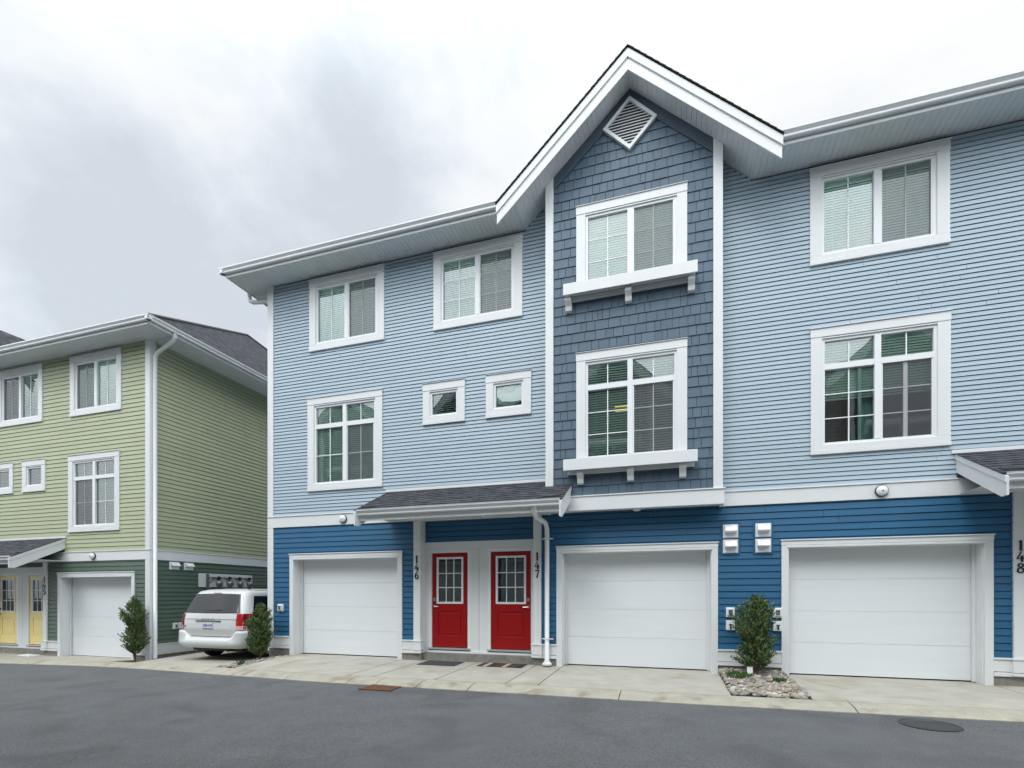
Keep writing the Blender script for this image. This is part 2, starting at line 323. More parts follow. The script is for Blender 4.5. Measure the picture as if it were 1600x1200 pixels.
# ------------------------------------------------------------ window
def window(parent, x0, zb, w, h, yp, kind, label=None, tilt=62, drop=1.0, screen='r', mv=1, mh=2, small=False, openpane=False, mirror=False, detail=True):
    """outer trim rectangle x0..x0+w, zb..zb+h on plane yp; local origin bottom centre"""
    o = OFF.get(parent.name, (0, 0, 0)); loc = (x0 + w / 2 - o[0], yp - o[1], zb - o[2]); hw = w / 2
    tw = .17 if small else .18; th = .17 if small else .165; tb = .175 if small else .165
    m = MB()
    m.box(-hw, -hw + tw, -.035, .02, tb, h - th); m.box(hw - tw, hw, -.035, .02, tb, h - th)
    m.box(-hw - .004, hw + .004, -.042, .02, h - th, h - .014); m.box(-hw, hw, -.037, .02, .07, tb); m.box(-hw - .003, hw + .003, -.05, .02, 0, .066)
    m.box(-hw - .012, hw + .012, -.062, .02, h - .012, h)
    win = m.build('window', 'trim', parent, loc, off=(0, 0, 0), bevel=.004)
    if label: win['label'] = label
    iw = hw - tw; z0 = tb; z1 = h - th; z1i = z1 - .03
    fr = MB(); fw = .045
    fr.box(-iw, iw, -.03, .05, z1 - .028, z1 - .008); fr.box(-iw, iw, -.005, .07, z0, z0 + fw); fr.box(-iw, iw, -.005, .07, z1i - fw, z1i)
    fr.box(-iw, -iw + fw, -.005, .07, z0 + fw, z1i - fw); fr.box(iw - fw, iw, -.005, .07, z0 + fw, z1i - fw)
    gx0, gx1, gz0, gz1 = -iw + fw, iw - fw, z0 + fw, z1i - fw
    panes = []
    if small:
        panes = [(gx0, gx1, gz0, gz1, 0, 0)]
    else:
        fr.box(-.048, .048, -.012, .068, gz0, gz1)
        zt = z0 + (1.38 if kind == 'tall' else 0)
        if kind == 'tall':
            fr.box(gx0, -.049, -.008, .066, zt - .05, zt + .05); fr.box(.049, gx1, -.008, .066, zt - .05, zt + .05)
            panes = [(gx0, -.048, zt + .05, gz1, 1, 0), (.048, gx1, zt + .05, gz1, 1, 0), (gx0, -.048, gz0, zt - .05, mv, mh), (.048, gx1, gz0, zt - .05, mv, mh)]
        else:
            zt = gz1 + .05
            panes = [(gx0, -.048, gz0, gz1, mv, mh), (.048, gx1, gz0, gz1, mv, mh)]
        sx = (.048, gx1) if screen == 'r' else (gx0, -.048)
        a, b = sx
        fr.box(a + .001, a + .026, .0, .03, gz0 + .001, zt - .052); fr.box(b - .026, b - .001, .0, .03, gz0 + .001, zt - .052)
        if openpane:
            fr.box(b - .42, b - .36, .02, .062, gz0 + .002, zt - .053)
            fr.box(gx0 + .52, gx0 + .57, .045, .075, gz0 + .002, zt - .053)
    fr.build('frame', 'vinyl', win, off=(0, 0, 0))
    pn = MB()
    for a, b, c, d, _, _ in panes: pn.face([(a, .036, c), (b, .036, c), (b, .036, d), (a, .036, d)])
    pn.build('pane', 'glass', win, off=(0, 0, 0))
    if not small:
        sc = MB(); sc.face([(a2, .012, gz0) if False else (sx[0] + .026, .012, gz0), (sx[1] - .026, .012, gz0), (sx[1] - .026, .012, zt - .052), (sx[0] + .026, .012, zt - .052)])
        sc.build('insect_screen', 'screen', win, off=(0, 0, 0))
        for a, b, c, d, nv, nh in panes:
            mu = MB()
            for i in range(nv): x = a + (b - a) * (i + 1) / (nv + 1); mu.box(x - .010, x + .010, .026, .034, c, d)
            for i in range(nh):
                z = c + (d - c) * (i + 1) / (nh + 1); mu.box(a, b, .027, .0335, z - .0085, z + .0085)
            if mu.v: mu.build('glazing_bar', 'vinyl', win, off=(0, 0, 0))
    bl = MB(); zbot = gz1 - (gz1 - gz0) * drop; n = 0
    if kind == 'shade':
        prof = [(.0, .11, .0)]
        nx, nz = 16, 10; g = []
        for j in range(nz + 1):
            for i in range(nx + 1):
                u = i / nx; v = j / nz; x = gx0 + .01 + (gx1 - gx0 - .02) * u; sag = .07 * (4 * u * (1 - u)) * (1 - v)
                g.append((x, .10 - .05 * math.sin(v * math.pi), gz0 + .12 - sag + (gz1 - gz0 - .12) * v))
        n0 = len(bl.v); bl.v += g
        for j in range(nz):
            for i in range(nx): q = n0 + j * (nx + 1) + i; bl.f.append((q, q + 1, q + nx + 2, q + nx + 1)); bl.mi.append(0)
        bl.cur = 1; bl.lathe(((gx0 + gx1) / 2, .042, gz1 - .02), [(.13, 0), (.13, .004)], 24)
        bl.build('roman_shade', ['shade', 'curtain'], win, off=(0, 0, 0))
    elif detail:
        rnd = random.Random(int(abs(x0 * 91) + zb * 13)); z = gz1 - .02
        while z > zbot:
            t = R(tilt + rnd.uniform(-2, 2)); dy, dz = .025 * math.cos(t), .025 * math.sin(t)
            for a, b in (((gx0, -.01), (.01, gx1)) if not small else ((gx0, gx1),)):
                bl.face([(a, .088 - dy, z - dz), (b, .088 - dy, z - dz), (b, .088 + dy, z + dz), (a, .088 + dy, z + dz)])
            z -= .047
        bl.box(gx0, gx1, .09, .12, gz1 - .03, gz1 + .02)
        if drop < 1: bl.box(gx0, gx1, .092, .118, zbot - .02, zbot + .005)
        for x in ((gx0 + .15), (gx1 - .15), gx0 + .62, gx1 - .62):
            if not small: bl.box(x - .003, x + .003, .072, .075, zbot, gz1)
        bl.build('blind', 'blind', win, off=(0, 0, 0))
        if drop < 1:
            cu = MB()
            for c0 in (gx0 + .62,):
                pts = [(c0 + .04 * i, .22 + .03 * math.sin(i * 2.1)) for i in range(6)]
                for (xa, ya), (xb, yb) in zip(pts, pts[1:]): cu.face([(xa, ya, gz0 - .05), (xb, yb, gz0 - .05), (xb, yb, gz1), (xa, ya, gz1)])
            cu.build('curtain', 'curtain', win, off=(0, 0, 0))
    rm = MB(); a, b, c, d = -iw - .35, iw + .35, z0 - .35, z1 + .12
    rm.face([(a, 1.9, c), (b, 1.9, c), (b, 1.9, d), (a, 1.9, d)]); rm.face([(a, .13, c), (b, .13, c), (b, 1.9, c), (a, 1.9, c)]); rm.face([(a, .13, d), (b, .13, d), (b, 1.9, d), (a, 1.9, d)])
    rm.face([(a, .13, c), (a, 1.9, c), (a, 1.9, d), (a, .13, d)]); rm.face([(b, .13, c), (b, 1.9, c), (b, 1.9, d), (b, .13, d)])
    # wall return round the opening
    for p, q, r_, s_ in ((a, b, c, z0), (a, b, z1, d), (a, -iw, z0, z1), (iw, b, z0, z1)): rm.face([(p, .131, r_), (q, .131, r_), (q, .131, s_), (p, .131, s_)])
    for fc in (((-iw, .02, z0), (iw, .02, z0), (iw, .131, z0), (-iw, .131, z0)), ((-iw, .02, z1), (iw, .02, z1), (iw, .131, z1), (-iw, .131, z1)), ((-iw, .02, z0), (-iw, .131, z0), (-iw, .131, z1), (-iw, .02, z1)), ((iw, .02, z0), (iw, .131, z0), (iw, .131, z1), (iw, .02, z1))): rm.face(fc)
    rm.build('room', 'room', win, off=(0, 0, 0))
    return win

# ------------------------------------------------------------ digits
DIG = {
 '1': [([(.28, .80), (.50, .98), (.52, .04)], [.05, .17, .17]), ([(.30, .02), (.74, .02)], [.06, .06])],
 '4': [([(.56, 1.0), (.06, .33)], [.08, .08]), ([(.03, .31), (.95, .31)], [.08, .08]), ([(.64, .60), (.64, .0)], [.17, .17])],
 '5': [([(.85, .95), (.25, .95)], [.12, .12]), ([(.25, .97), (.20, .56)], [.09, .09]), ([(.20, .56), (.50, .62), (.76, .50), (.82, .30), (.68, .10), (.40, .02), (.14, .12)], [.08, .10, .15, .16, .13, .09, .12])],
 '6': [([(.78, .95), (.50, .92), (.26, .68), (.16, .36), (.28, .10), (.50, .02), (.74, .10), (.84, .32), (.74, .52), (.50, .58), (.26, .46)], [.13, .08, .13, .16, .13, .08, .13, .16, .13, .08, .07])],
 '7': [([(.08, .93), (.90, .93)], [.13, .13]), ([(.88, .93), (.62, .55), (.45, .02)], [.08, .13, .17])],
 '8': [([(.50, .54), (.24, .66), (.22, .86), (.50, .97), (.76, .86), (.74, .66), (.50, .54)], [.08, .12, .13, .08, .13, .12, .08]), ([(.50, .54), (.18, .42), (.14, .16), (.50, .02), (.86, .16), (.82, .42), (.50, .54)], [.08, .13, .15, .08, .15, .13, .08])]}
def number(parent, txt, xc, ytop, yface, h=.165, step=.182):
    mb = MB()
    for k, ch in enumerate(txt):
        z0 = ytop - k * step - h; w = h * .66
        for i_s, (pts, ws) in enumerate(DIG[ch]):
            P = [(xc - w / 2 + p[0] * w, z0 + p[1] * h) for p in pts]; lo = []; hi = []
            for i in range(len(P)):
                a = P[max(i - 1, 0)]; b = P[min(i + 1, len(P) - 1)]; d = math.hypot(b[0] - a[0], b[1] - a[1]) or 1
                nx_, nz_ = -(b[1] - a[1]) / d, (b[0] - a[0]) / d; q = ws[i] * h * .62 / 1.1
                lo.append((P[i][0] - nx_ * q * .95, P[i][1] - nz_ * q * .95)); hi.append((P[i][0] + nx_ * q * .95, P[i][1] + nz_ * q * .95))
            y0 = yface - .012 - .0007 * i_s
            for i in range(len(P) - 1): mb.prism([lo[i], lo[i + 1], hi[i + 1], hi[i]], lambda u, v, t: (u, t, v), y0 - .0003 * (i % 2), yface - .001)
    return mb.build('house_number', 'black', parent)

# ------------------------------------------------------------ garage door, front door
def garage(parent, x0, x1, z0, ztop, n=0):
    """x0..x1 outer trim"""
    o = OFF.get(parent.name, (0, 0, 0)); tw = .115; m = MB()
    m.box(x0, x0 + tw, -.035, .02, z0 - .02, ztop - .10); m.box(x1 - tw, x1, -.035, .02, z0 - .02, ztop - .10)
    m.box(x0 - .005, x1 + .005, -.04, .02, ztop - .10, ztop - .02); m.box(x0 - .015, x1 + .015, -.058, .02, ztop - .02, ztop)
    m.box(x0 + tw - .02, x1 - tw + .02, -.05, .01, ztop - .145, ztop - .105)
    # jambs and head
    m.box(x0 + .02, x0 + tw + .012, .02, .30, z0 - .02, ztop - .11); m.box(x1 - tw - .012, x1 - .02, .02, .30, z0 - .02, ztop - .11)
    m.box(x0 + tw + .012, x1 - tw - .012, .02, .30, ztop - .147, ztop - .11)
    m.box(x0 + tw + .012, x0 + tw + .062, .20, .235, z0, ztop - .147); m.box(x1 - tw - .062, x1 - tw - .012, .20, .235, z0, ztop - .147)
    m.build('garage_door_frame', 'trim', parent, bevel=.004)
    a, b = x0 + tw + .012, x1 - tw - .012; d = MB(); H_ = ztop - .147 - z0
    for k in range(4):
        za, zb_ = z0 + .012 + k * H_ / 4, z0 + .012 + (k + 1) * H_ / 4 - .003
        if k == 3: zb_ = ztop - .147
        d.box(a + .001, b - .001, .25, .285, za, zb_)
        rr = random.Random(k)
    g = d.build('garage_door', 'garage', parent)
    s = MB(); s.box(a, b, .255, .29, z0 - .012, z0 + .011); s.build('bottom_seal', 'black', g)
    return g
def front_door(parent, x0, x1, z0, z1, y, colour, hinge_right, label=None):
    o = OFF.get(parent.name, (0, 0, 0)); f = MB(); b = .045
    f.box(x0 - b - .03, x0 - .004, y - .03, y + .05, z0 - .06, z1 + .004); f.box(x1 + .004, x1 + b + .03, y - .03, y + .05, z0 - .06, z1 + .004)
    f.box(x0 - b - .03, x1 + b + .03, y - .035, y + .05, z1 + .005, z1 + .065)
    # door slab with recessed light and raised panel, built of boards
    gx0, gx1 = x0 + .12, x1 - .12; gz0, gz1 = z0 + .98, z1 - .10; px0, px1, pz0, pz1 = x0 + .15, x1 - .15, z0 + .26, z0 + .80
    d = MB(); ys, ye = y, y + .045
    d.box(x0, gx0, ys, ye, z0, z1); d.box(gx1, x1, ys, ye, z0, z1); d.box(gx0, gx1, ys, ye, gz1, z1); d.box(gx0, gx1, ys, ye, pz1, gz0); d.box(gx0, gx1, ys, ye, z0, pz0)
    d.box(gx0, px0, ys, ye, pz0, pz1); d.box(px1, gx1, ys, ye, pz0, pz1); d.box(px0, px1, ys + .014, ye, pz0, pz1)
    d.box(px0 + .035, px1 - .035, ys + .003, ys + .02, pz0 + .035, pz1 - .035)
    dr = d.build('front_door', colour, parent, bevel=.004)
    if label: dr['label'] = label
    f.build('door_frame', 'vinyl', dr, off=o)
    s = MB(); s.box(x0 - .07, x1 + .07, y - .07, y + .05, z0 - .055, z0 - .012); s.build('sill', 'alu', dr, off=o)
    w = MB(); t = .035
    w.box(gx0 - .01, gx0 + t, ys - .012, ys + .02, gz0, gz1); w.box(gx1 - t, gx1 + .01, ys - .012, ys + .02, gz0, gz1); w.box(gx0 - .01, gx1 + .01, ys - .013, ys + .02, gz1 - t, gz1 + .01); w.box(gx0 - .01, gx1 + .01, ys - .013, ys + .02, gz0 - .01, gz0 + t)
    for k in (1, 2):
        x = gx0 + t + (gx1 - gx0 - 2 * t) * k / 3; z = gz0 + t + (gz1 - gz0 - 2 * t) * k / 3
        w.box(x - .010, x + .010, ys + .003, ys + .012, gz0 + t, gz1 - t); w.box(gx0 + t, gx1 - t, ys + .002, ys + .011, z - .010, z + .010)
    w.build('window_grille', 'vinyl', dr, off=o)
    g = MB(); g.face([(gx0, ys + .015, gz0), (gx1, ys + .015, gz0), (gx1, ys + .015, gz1), (gx0, ys + .015, gz1)]); g.build('pane', 'door_glass', dr, off=o)
    g = MB(); g.box(gx0 - .3, gx1 + .3, ys + .3, ys + .31, z0, z1); g.build('hallway', 'room', dr, off=o)
    h = MB(); hx = x0 + .06 if hinge_right else x1 - .06; sg = 1 if hinge_right else -1
    h.lathe((hx, ys, z0 + .91), [(.028, 0), (.028, -.012), (.012, -.016), (.012, -.045)], 16); h.tube([(hx, ys - .045, z0 + .91), (hx + sg * .11, ys - .05, z0 + .905)], .010, 8)
    h.build('handle', 'nickel' if colour == 'red' else 'dark_metal', dr, off=o)
    h = MB(); h.box(hx - .030, hx + .030, ys - .018, ys, z0 + 1.03, z0 + 1.10); h.lathe((hx, ys - .018, z0 + 1.065), [(.018, 0), (.016, -.012)], 12)
    h.build('deadbolt', 'nickel' if colour == 'red' else 'dark_metal', dr, off=o)
    return dr

def vent_hood(mb, xc, zt, w=.26, h=.24, fn=lambda s, o, z: (s, o, z)):
    a, b = xc - w / 2, xc + w / 2; P = lambda poly, s0, s1: mb.prism(poly, lambda u, v, t: fn(t, u, v), s0, s1)
    P([(-.020, zt), (-.020, zt - h), (0, zt - h), (0, zt)], a, b)
    P([(-.021, zt - .03), (-.021, zt - h * .62), (-.115, zt - h * .58), (-.125, zt - h * .50), (-.06, zt - .035)], a + .03, b - .03)
    P([(-.021, zt - h * .64), (-.03, zt - h * .95), (-.021, zt - h * .95)], a + .03, b - .03)

def gutter_poly(z):   # ogee profile (out, z) relative to fascia at 0; z = bottom
    return [(0, z), (-.075, z), (-.085, z + .015), (-.083, z + .045), (-.108, z + .075), (-.122, z + .09), (-.122, z + .118), (-.112, z + .118), (-.108, z + .10), (0, z + .10)]

def strip_soffit(mb, s0, s1, fnA, fnB, pitch=.10, groove=.010, d=.010):
    """boards running from line A to line B; fn(s, lift) -> xyz"""
    s = s0
    while s < s1 - .001:
        e_ = min(s + pitch, s1); g = min(groove, (e_ - s) / 2)
        mb.face([fnA(s, 0), fnA(e_ - g, 0), fnB(e_ - g, 0), fnB(s, 0)]); mb.face([fnA(e_ - g, 0), fnA(e_ - g / 2, d), fnB(e_ - g / 2, d), fnB(e_ - g, 0)]); mb.face([fnA(e_ - g / 2, d), fnA(e_, 0), fnB(e_, 0), fnB(e_ - g / 2, d)])
        s = e_
def roof_rows(mb, A, B, C_, D, row=.143, lip=.008, uo=0):
    """shingled quad: A,B eave (left,right), C,D ridge (right,left)"""
    A, B, C_, D = map(Vector, (A, B, C_, D)); nrm = (B - A).cross(D - A).normalized()
    if nrm.z < 0: nrm = -nrm
    hgt = ((C_ + D) / 2 - (A + B) / 2).length; ue = (B - A).normalized(); n = max(1, int(hgt / row))
    for k in range(n):
        t0, t1 = k / n, (k + 1) / n; a, b, c, d = A.lerp(D, t0), B.lerp(C_, t0), B.lerp(C_, t1), A.lerp(D, t1)
        L_ = nrm * lip; a2, b2 = a + L_, b + L_
        U = lambda p, t: ((p - A).dot(ue) + uo, t * hgt)
        mb.face([a2, b2, c, d], [U(a, t0), U(b, t0), U(c, t1 - .0001), U(d, t1 - .0001)])
        mb.face([a, b, b2, a2], [U(a, t0), U(b, t0), U(b, t0 + .001), U(a, t0 + .001)])

# ------------------------------------------------------------ townhouse row
GP = .90  # gable pitch
def townhouse(root, P):
    dzu, dzl = P['dzu'], P['dzl']; x0, x1 = P['x0'], P['x1']; up, low = P['up'], P['low']; detail = P.get('detail', True); DEP = 10.8
    zb0, zb1 = 3.10 + dzu, 3.38 + dzu; zs = 9.08 + dzu; zsk = .44 + dzl; sidehoL = P.get('ohl', .65); sidehoR = P.get('ohr', .65)
    bays = P['bays']; BH = 1.60
    # --- upper siding
    holes = [(w['x'] + .06, w['x'] + w['w'] - .06, w['z'] + .05, w['z'] + w['h'] - .05) for w in P['wins'] if not w.get('bay')]
    for bc in bays: holes.append((bc - BH, bc + BH, 0, 30))
    for e_ in P['ents']: holes.append((e_['wl'], e_['wr'], 3.0 + dzu, 3.74 + dzu))
    def clipU(z):
        if z < zs - .02: return [(x0, x1)]
        return [(bc - (11.03 + dzu - z) / GP, bc + (11.03 + dzu - z) / GP) for bc in bays if 11.03 + dzu - z > 0]
    m = MB(); siding(m, x0, x1, zb1, 11.0 + dzu, P['pu'], holes, clip=clipU)
    zc = zs + .02
    if P.get('sideR'): siding(m, .0, DEP, zb1, zc, P['pu'], fn=lambda s, o, z: (x1 - o, s, z))
    if P.get('sideL'): siding(m, .0, DEP, zb1, zc, P['pu'], fn=lambda s, o, z: (x0 + o, s, z))
    m.face([(x0, DEP, dzl - .5), (x1, DEP, dzl - .5), (x1, DEP, zs + .1), (x0, DEP, zs + .1)])
    if not P.get('sideR'): m.face([(x1, 0, dzl - .5), (x1, DEP, dzl - .5), (x1, DEP, zs + .1), (x1, 0, zs + .1)])
    if not P.get('sideL'): m.face([(x0, 0, dzl - .5), (x0, DEP, dzl - .5), (x0, DEP, zs + .1), (x0, 0, zs + .1)])
    m.build('upper_wall', up, root)
    # --- lower siding
    holes = [(g[0] + .03, g[1] - .03, -2, 2.42 + dzl) for g in P['gars']] + [(e_['pl'] + .02, e_['pr'] - .02, -2, zb0 + .3) for e_ in P['ents']]
    m = MB(); siding(m, x0, x1, zsk, zb0 + .09, .12, holes)
    if P.get('sideR'): siding(m, .0, DEP, zsk, zb0 + .01, .12, fn=lambda s, o, z: (x1 - o, s, z))
    if P.get('sideL'): siding(m, .0, DEP, zsk, zb0 + .01, .12, fn=lambda s, o, z: (x0 + o, s, z))
    for e_ in P['ents']: siding(m, e_['pl'] + .1, e_['pr'] - .1, 2.635 + dzl, 3.16 + dzu, .12, fn=lambda s, o, z: (s, .22 + o, z))
    m.build('lower_wall', low, root)
    # --- trim: belly band, corner boards, skirt
    m = MB()
    def band(a, b):
        m.box(a, b, -.032, .01, zb0, zb1 - .022); m.box(a, b, -.05, .01, zb1 - .022, zb1)
    xs = x0 - .03
    for bc in sorted(bays): band(xs, bc - BH - .001); xs = bc + BH + .001
    band(xs, x1 + .03)
    for sx, flag in ((x0, 'L'), (x1, 'R')):
        s = -1 if flag == 'L' else 1; fc = .17
        # corner boards (front face and side return)
        for za, zbb in ((zb1, zs), (.13 + dzl if flag == 'L' else .0 + dzl, zb0)):
            m.box(min(sx + s * .03, sx - s * .14), max(sx + s * .03, sx - s * .14), -.03, .012, za, zbb)
            if P.get('side' + flag): m.box(min(sx, sx + s * .029), max(sx, sx + s * .029), .013, .14, za, zbb)
        if P.get('side' + flag):
            m.box(min(sx, sx + s * .032), max(sx, sx + s * .032), .0121, DEP, zb0, zb1 - .022); m.box(min(sx, sx + s * .05), max(sx, sx + s * .05), .0121, DEP, zb1 - .022, zb1)
            m.box(min(sx, sx + s * .028), max(sx, sx + s * .028), .1401, DEP, .14 + dzl, zsk - .024); m.box(min(sx, sx + s * .045), max(sx, sx + s * .045), .1401, DEP, zsk - .024, zsk)
    gaps = sorted([(g[0], g[1]) for g in P['gars']] + [(e_['pl'] + .17, e_['pr'] - .17) for e_ in P['ents']]); xs = x0 + .141
    for a, b in gaps + [(x1 - .141, x1)]:
        if a - xs > .02:
            m.box(xs, a, -.030, .01, .215 + dzl, zsk - .028); m.box(xs, a, -.052, .01, zsk - .028, zsk); m.box(xs, a, -.045, .01, .14 + dzl, .205 + dzl)
        xs = b
    m.build('trim_boards', 'trim', root, bevel=.003)
    m = MB()
    xs = x0
    for a, b in gaps + [(x1, x1)]:
        if a > xs: m.box(xs, a, -.012, .12, -.7, .139 + dzl); m.build('foundation', 'foundation', root); m = MB()
        xs = b
    for e_ in P['ents']: m.box(e_['pl'] + .17, e_['pr'] - .17, .06, .35, -.6, .155 + dzl); m.build('foundation', 'foundation', root); m = MB()
    if P.get('sideR'): m.box(x1 - .1, x1 + .012, .1, DEP, -.9, .139 + dzl)
    if P.get('sideL'): m.box(x0 - .012, x0 + .1, .1, DEP, -.9, .139 + dzl)
    if m.v: m.build('foundation', 'foundation', root)
    # --- garage doors
    for g in P['gars']: garage(root, g[0], g[1], 0 + dzl, 2.445 + dzl)
    # --- entries
    for e_ in P['ents']:
        pl, pr = e_['pl'], e_['pr']; m = MB(); zsf = 3.12 + dzu
        m.box(pl, pl + .17, -.045, .015, .44 + dzl, zsf); m.box(pl + .005, pl + .165, .016, .24, .156 + dzl, zsf)
        m.box(pr - .17, pr, -.045, .015, .44 + dzl, zsf); m.box(pr - .165, pr - .005, .016, .24, .156 + dzl, zsf)
        for a, b in ((pl - .02, pl + .20), (pr - .20, pr + .02)):
            m.box(a, b, -.075, .10, .21 + dzl, .41 + dzl); m.box(a - .012, b + .012, -.09, .10, .41 + dzl, .436 + dzl); m.box(a - .008, b + .008, -.085, .10, .155 + dzl, .20 + dzl)
        m.box(pl + .166, pr - .166, .19, .25, 2.47 + dzl, 2.635 + dzl)
        (a0, a1), (b0, b1) = e_['doors']
        for a, b in ((pl + .166, a0 - .075), (a1 + .075, (a1 + b0) / 2 - .003), ((a1 + b0) / 2 + .003, b0 - .075), (b1 + .075, pr - .166)):
            if b - a > .01: m.box(a, b, .195, .25, .16 + dzl, 2.469 + dzl)
        m.box(a0 - .074, a1 + .074, .19, .30, 2.45 + dzl, 2.469 + dzl); m.box(b0 - .074, b1 + .074, .19, .30, 2.45 + dzl, 2.469 + dzl)
        m.box(pl + .166, pr - .166, .15, .23, .156 + dzl, .20 + dzl)
        m.build('door_surround', 'trim', root, bevel=.003)
        front_door(root, a0, a1, .28 + dzl, 2.385 + dzl, .225, e_['col'], True, e_.get('lab1')); front_door(root, b0, b1, .28 + dzl, 2.385 + dzl, .225, e_['col'], False, e_.get('lab2'))
        # canopy
        cl, cR = e_['cl'], e_['cr']; yf = -1.18; zw = 3.80 + dzu; zf = 3.17 + dzu; sl = (zw - zf) / (1.30)
        m = MB(); roof_rows(m, (cl - .03, yf - .12, zf), (cR + .03, yf - .12, zf), (cR + .03, .02 if not e_.get('bayr') else -.0, zw), (cl - .03, .02, zw), row=.14, lip=.010)
        cr_ = m.build('canopy_roof', 'roof', root)
        m = MB(); m.box(cl - .06, cR + .06, -.026, .0, zw - .01, zw + .05); m.build('flashing', 'grey_metal' if False else 'trim', cr_, off=OFF.get(root.name, (0, 0, 0)))
        ksl = (zw - zf) / (.02 - (yf - .12))
        for a, b in ((cl + .05, cl + .36), (cR - .38, cR - .05)):
            m = MB(); ya, yb_ = yf + .02, yf + .11; za, zb2 = zf + ksl * (ya - yf + .12) + .012, zf + ksl * (yb_ - yf + .12) + .012
            m.prism([(ya, za), (yb_, zb2), (yb_, zb2 + .012), (ya, za + .012)], lambda u, v, t: (t, u, v), a, b); m.build('dark_gap_strip', 'black', cr_, off=OFF.get(root.name, (0, 0, 0)))  # black strip painting in the dark open gap near the gutter end
        m = MB(); m.box(cl + .03, cR - .03, yf + .0, yf + .02, zf - .20, zf - .045)
        for a, b in ((cl, cl + .03), (cR - .03, cR)):
            m.prism([(-.0, zw - .02), (yf - .15, zf - .045), (yf - .15, zf - .31), (yf - .02, zf - .31 + .0), (-.0, zw - .32)], lambda u, v, t: (t, u, v), a, b)
            o1, o2 = (a - .016, a - .0005) if a == cl else (b + .0005, b + .016)
            m.prism([(-.0, zw - .015), (yf - .155, zf - .04), (yf - .155, zf - .13), (-.0, zw - .105)], lambda u, v, t: (t, u, v), o1, o2)
        m.build('canopy_fascia', 'trim', root, bevel=.003)
        m = MB(); strip_soffit(m, cl + .03, cR - .03, lambda s, d: (s, yf + .02, zf - .055 + .0 + d), lambda s, d: (s, .22, zf - .055 + d))
        m.build('canopy_soffit', 'soffit', root)
        m = MB(); gp = gutter_poly(zf - .10); m.prism(gp, lambda u, v, t: (t, yf + u, v), cl + .02, cR - .02); m.build('canopy_gutter', 'metal_w', root)
        for lx in e_['lamps']:
            m = MB(); m.lathe((lx, -.62, zf - .056), [(.075, 0), (.075, -.035)], 20, 'z'); b_ = m.build('porch_lamp', 'black', root)
            m = MB(); m.lathe((lx, -.62, zf - .092), [(.072, 0), (.068, -.03), (.045, -.052), (.015, -.06)], 20, 'z'); m.build('glass', 'lamp_glass', b_, off=OFF.get(root.name, (0, 0, 0)), smooth=True)
        if e_.get('nl'): number(root, e_['nl'], pl + .085, 2.33 + dzl, -.045)
        if e_.get('nr'): number(root, e_['nr'], pr - .085, 2.33 + dzl, -.045)
        if e_.get('pipe'):
            px = e_['pipe']; m = MB()
            m.tube([(px + .02, yf - .06, zf - .09), (px + .02, yf - .05, zf - .17), (px + .02, yf + .08, zf - .26), (px, -.24, 2.90 + dzu), (px, -.14, 2.80 + dzu), (px, -.12, 2.68 + dzu), (px, -.12, .08 + dzl)], .048, 12); dp = m.build('downspout', 'metal_w', root, smooth=True)
            m = MB(); m.lathe((px, -.12, .02 + dzl), [(.10, 0), (.10, .03), (.06, .07), (.055, .09)], 18, 'z')
            m.build('drain_boot', 'metal_w', dp, off=OFF.get(root.name, (0, 0, 0)))
            for z in (2.60 + dzu, .55 + dzl): m = MB(); m.box(px - .12, px + .12, -.075, -.062, z - .012, z + .012); m.box(px - .055, px + .055, -.17, -.062, z - .012, z + .012); m.build('bracket', 'metal_w', dp, off=OFF.get(root.name, (0, 0, 0)))
    # --- windows
    for w in P['wins']: window(root, w['x'], w['z'], w['w'], w['h'], -.35 if w.get('bay') else 0, w['k'], w.get('lab'), **w.get('o', {}))
    # --- eaves
    oF = .62; L0 = x0 - (sidehoL if P.get('sideL') else 0); R0 = x1 + (sidehoR if P.get('sideR') else 0)
    segs = []; fsegs = []; xs = L0; fx = L0
    for bc in sorted(bays): segs.append((xs, bc - 2.166)); xs = bc + 2.166; fsegs.append((fx, bc - 2.5)); fx = bc + 2.5
    segs.append((xs, R0)); fsegs.append((fx, R0))
    m = MB()
    for i, (a, b) in enumerate(segs):
        if a >= b: continue
        a2 = a if i == 0 else a + .334; b2 = b if i == len(segs) - 1 else b - .334
        for q0, q1 in ((a, a2), (b2, b)):
            if q1 > q0: strip_soffit(m, q0, q1, lambda s, d: (s, -.779, zs + d), lambda s, d: (s, .02, zs + d))
        strip_soffit(m, a2, b2, lambda s, d: (s, -oF, zs + d), lambda s, d: (s, .02, zs + d))
    if P.get('sideL'): strip_soffit(m, .021, DEP + oF, lambda s, d: (L0, s, zs + d), lambda s, d: (x0 + .02, s, zs + d))
    if P.get('sideR'): strip_soffit(m, .021, DEP + oF, lambda s, d: (x1 - .02, s, zs + d), lambda s, d: (R0, s, zs + d))
    m.build('soffit', 'soffit', root)
    m = MB()
    for a, b in fsegs:
        if m.v: m.build('fascia', 'metal_w', root); m = MB()
        m.box(a, b, -oF - .022, -oF, zs - .02, zs + .15); m.box(a - (.01 if a == L0 else 0), b, -oF - .030, -oF - .0225, zs - .024, zs + .022)
    if P.get('sideR') or P.get('sideL'): m.build('fascia', 'metal_w', root); m = MB()
    if P.get('sideL'): m.box(L0 - .022, L0, -oF - .022, DEP + oF, zs - .02, zs + .15)
    if P.get('sideR'): m.box(R0, R0 + .022, -oF - .022, DEP + oF, zs - .02, zs + .15); m.box(R0 + .0225, R0 + .03, -oF - .03, DEP + oF, zs - .024, zs + .022)
    if m.v: m.build('fascia', 'metal_w', root)
    gp = gutter_poly(zs + .045); m = MB()
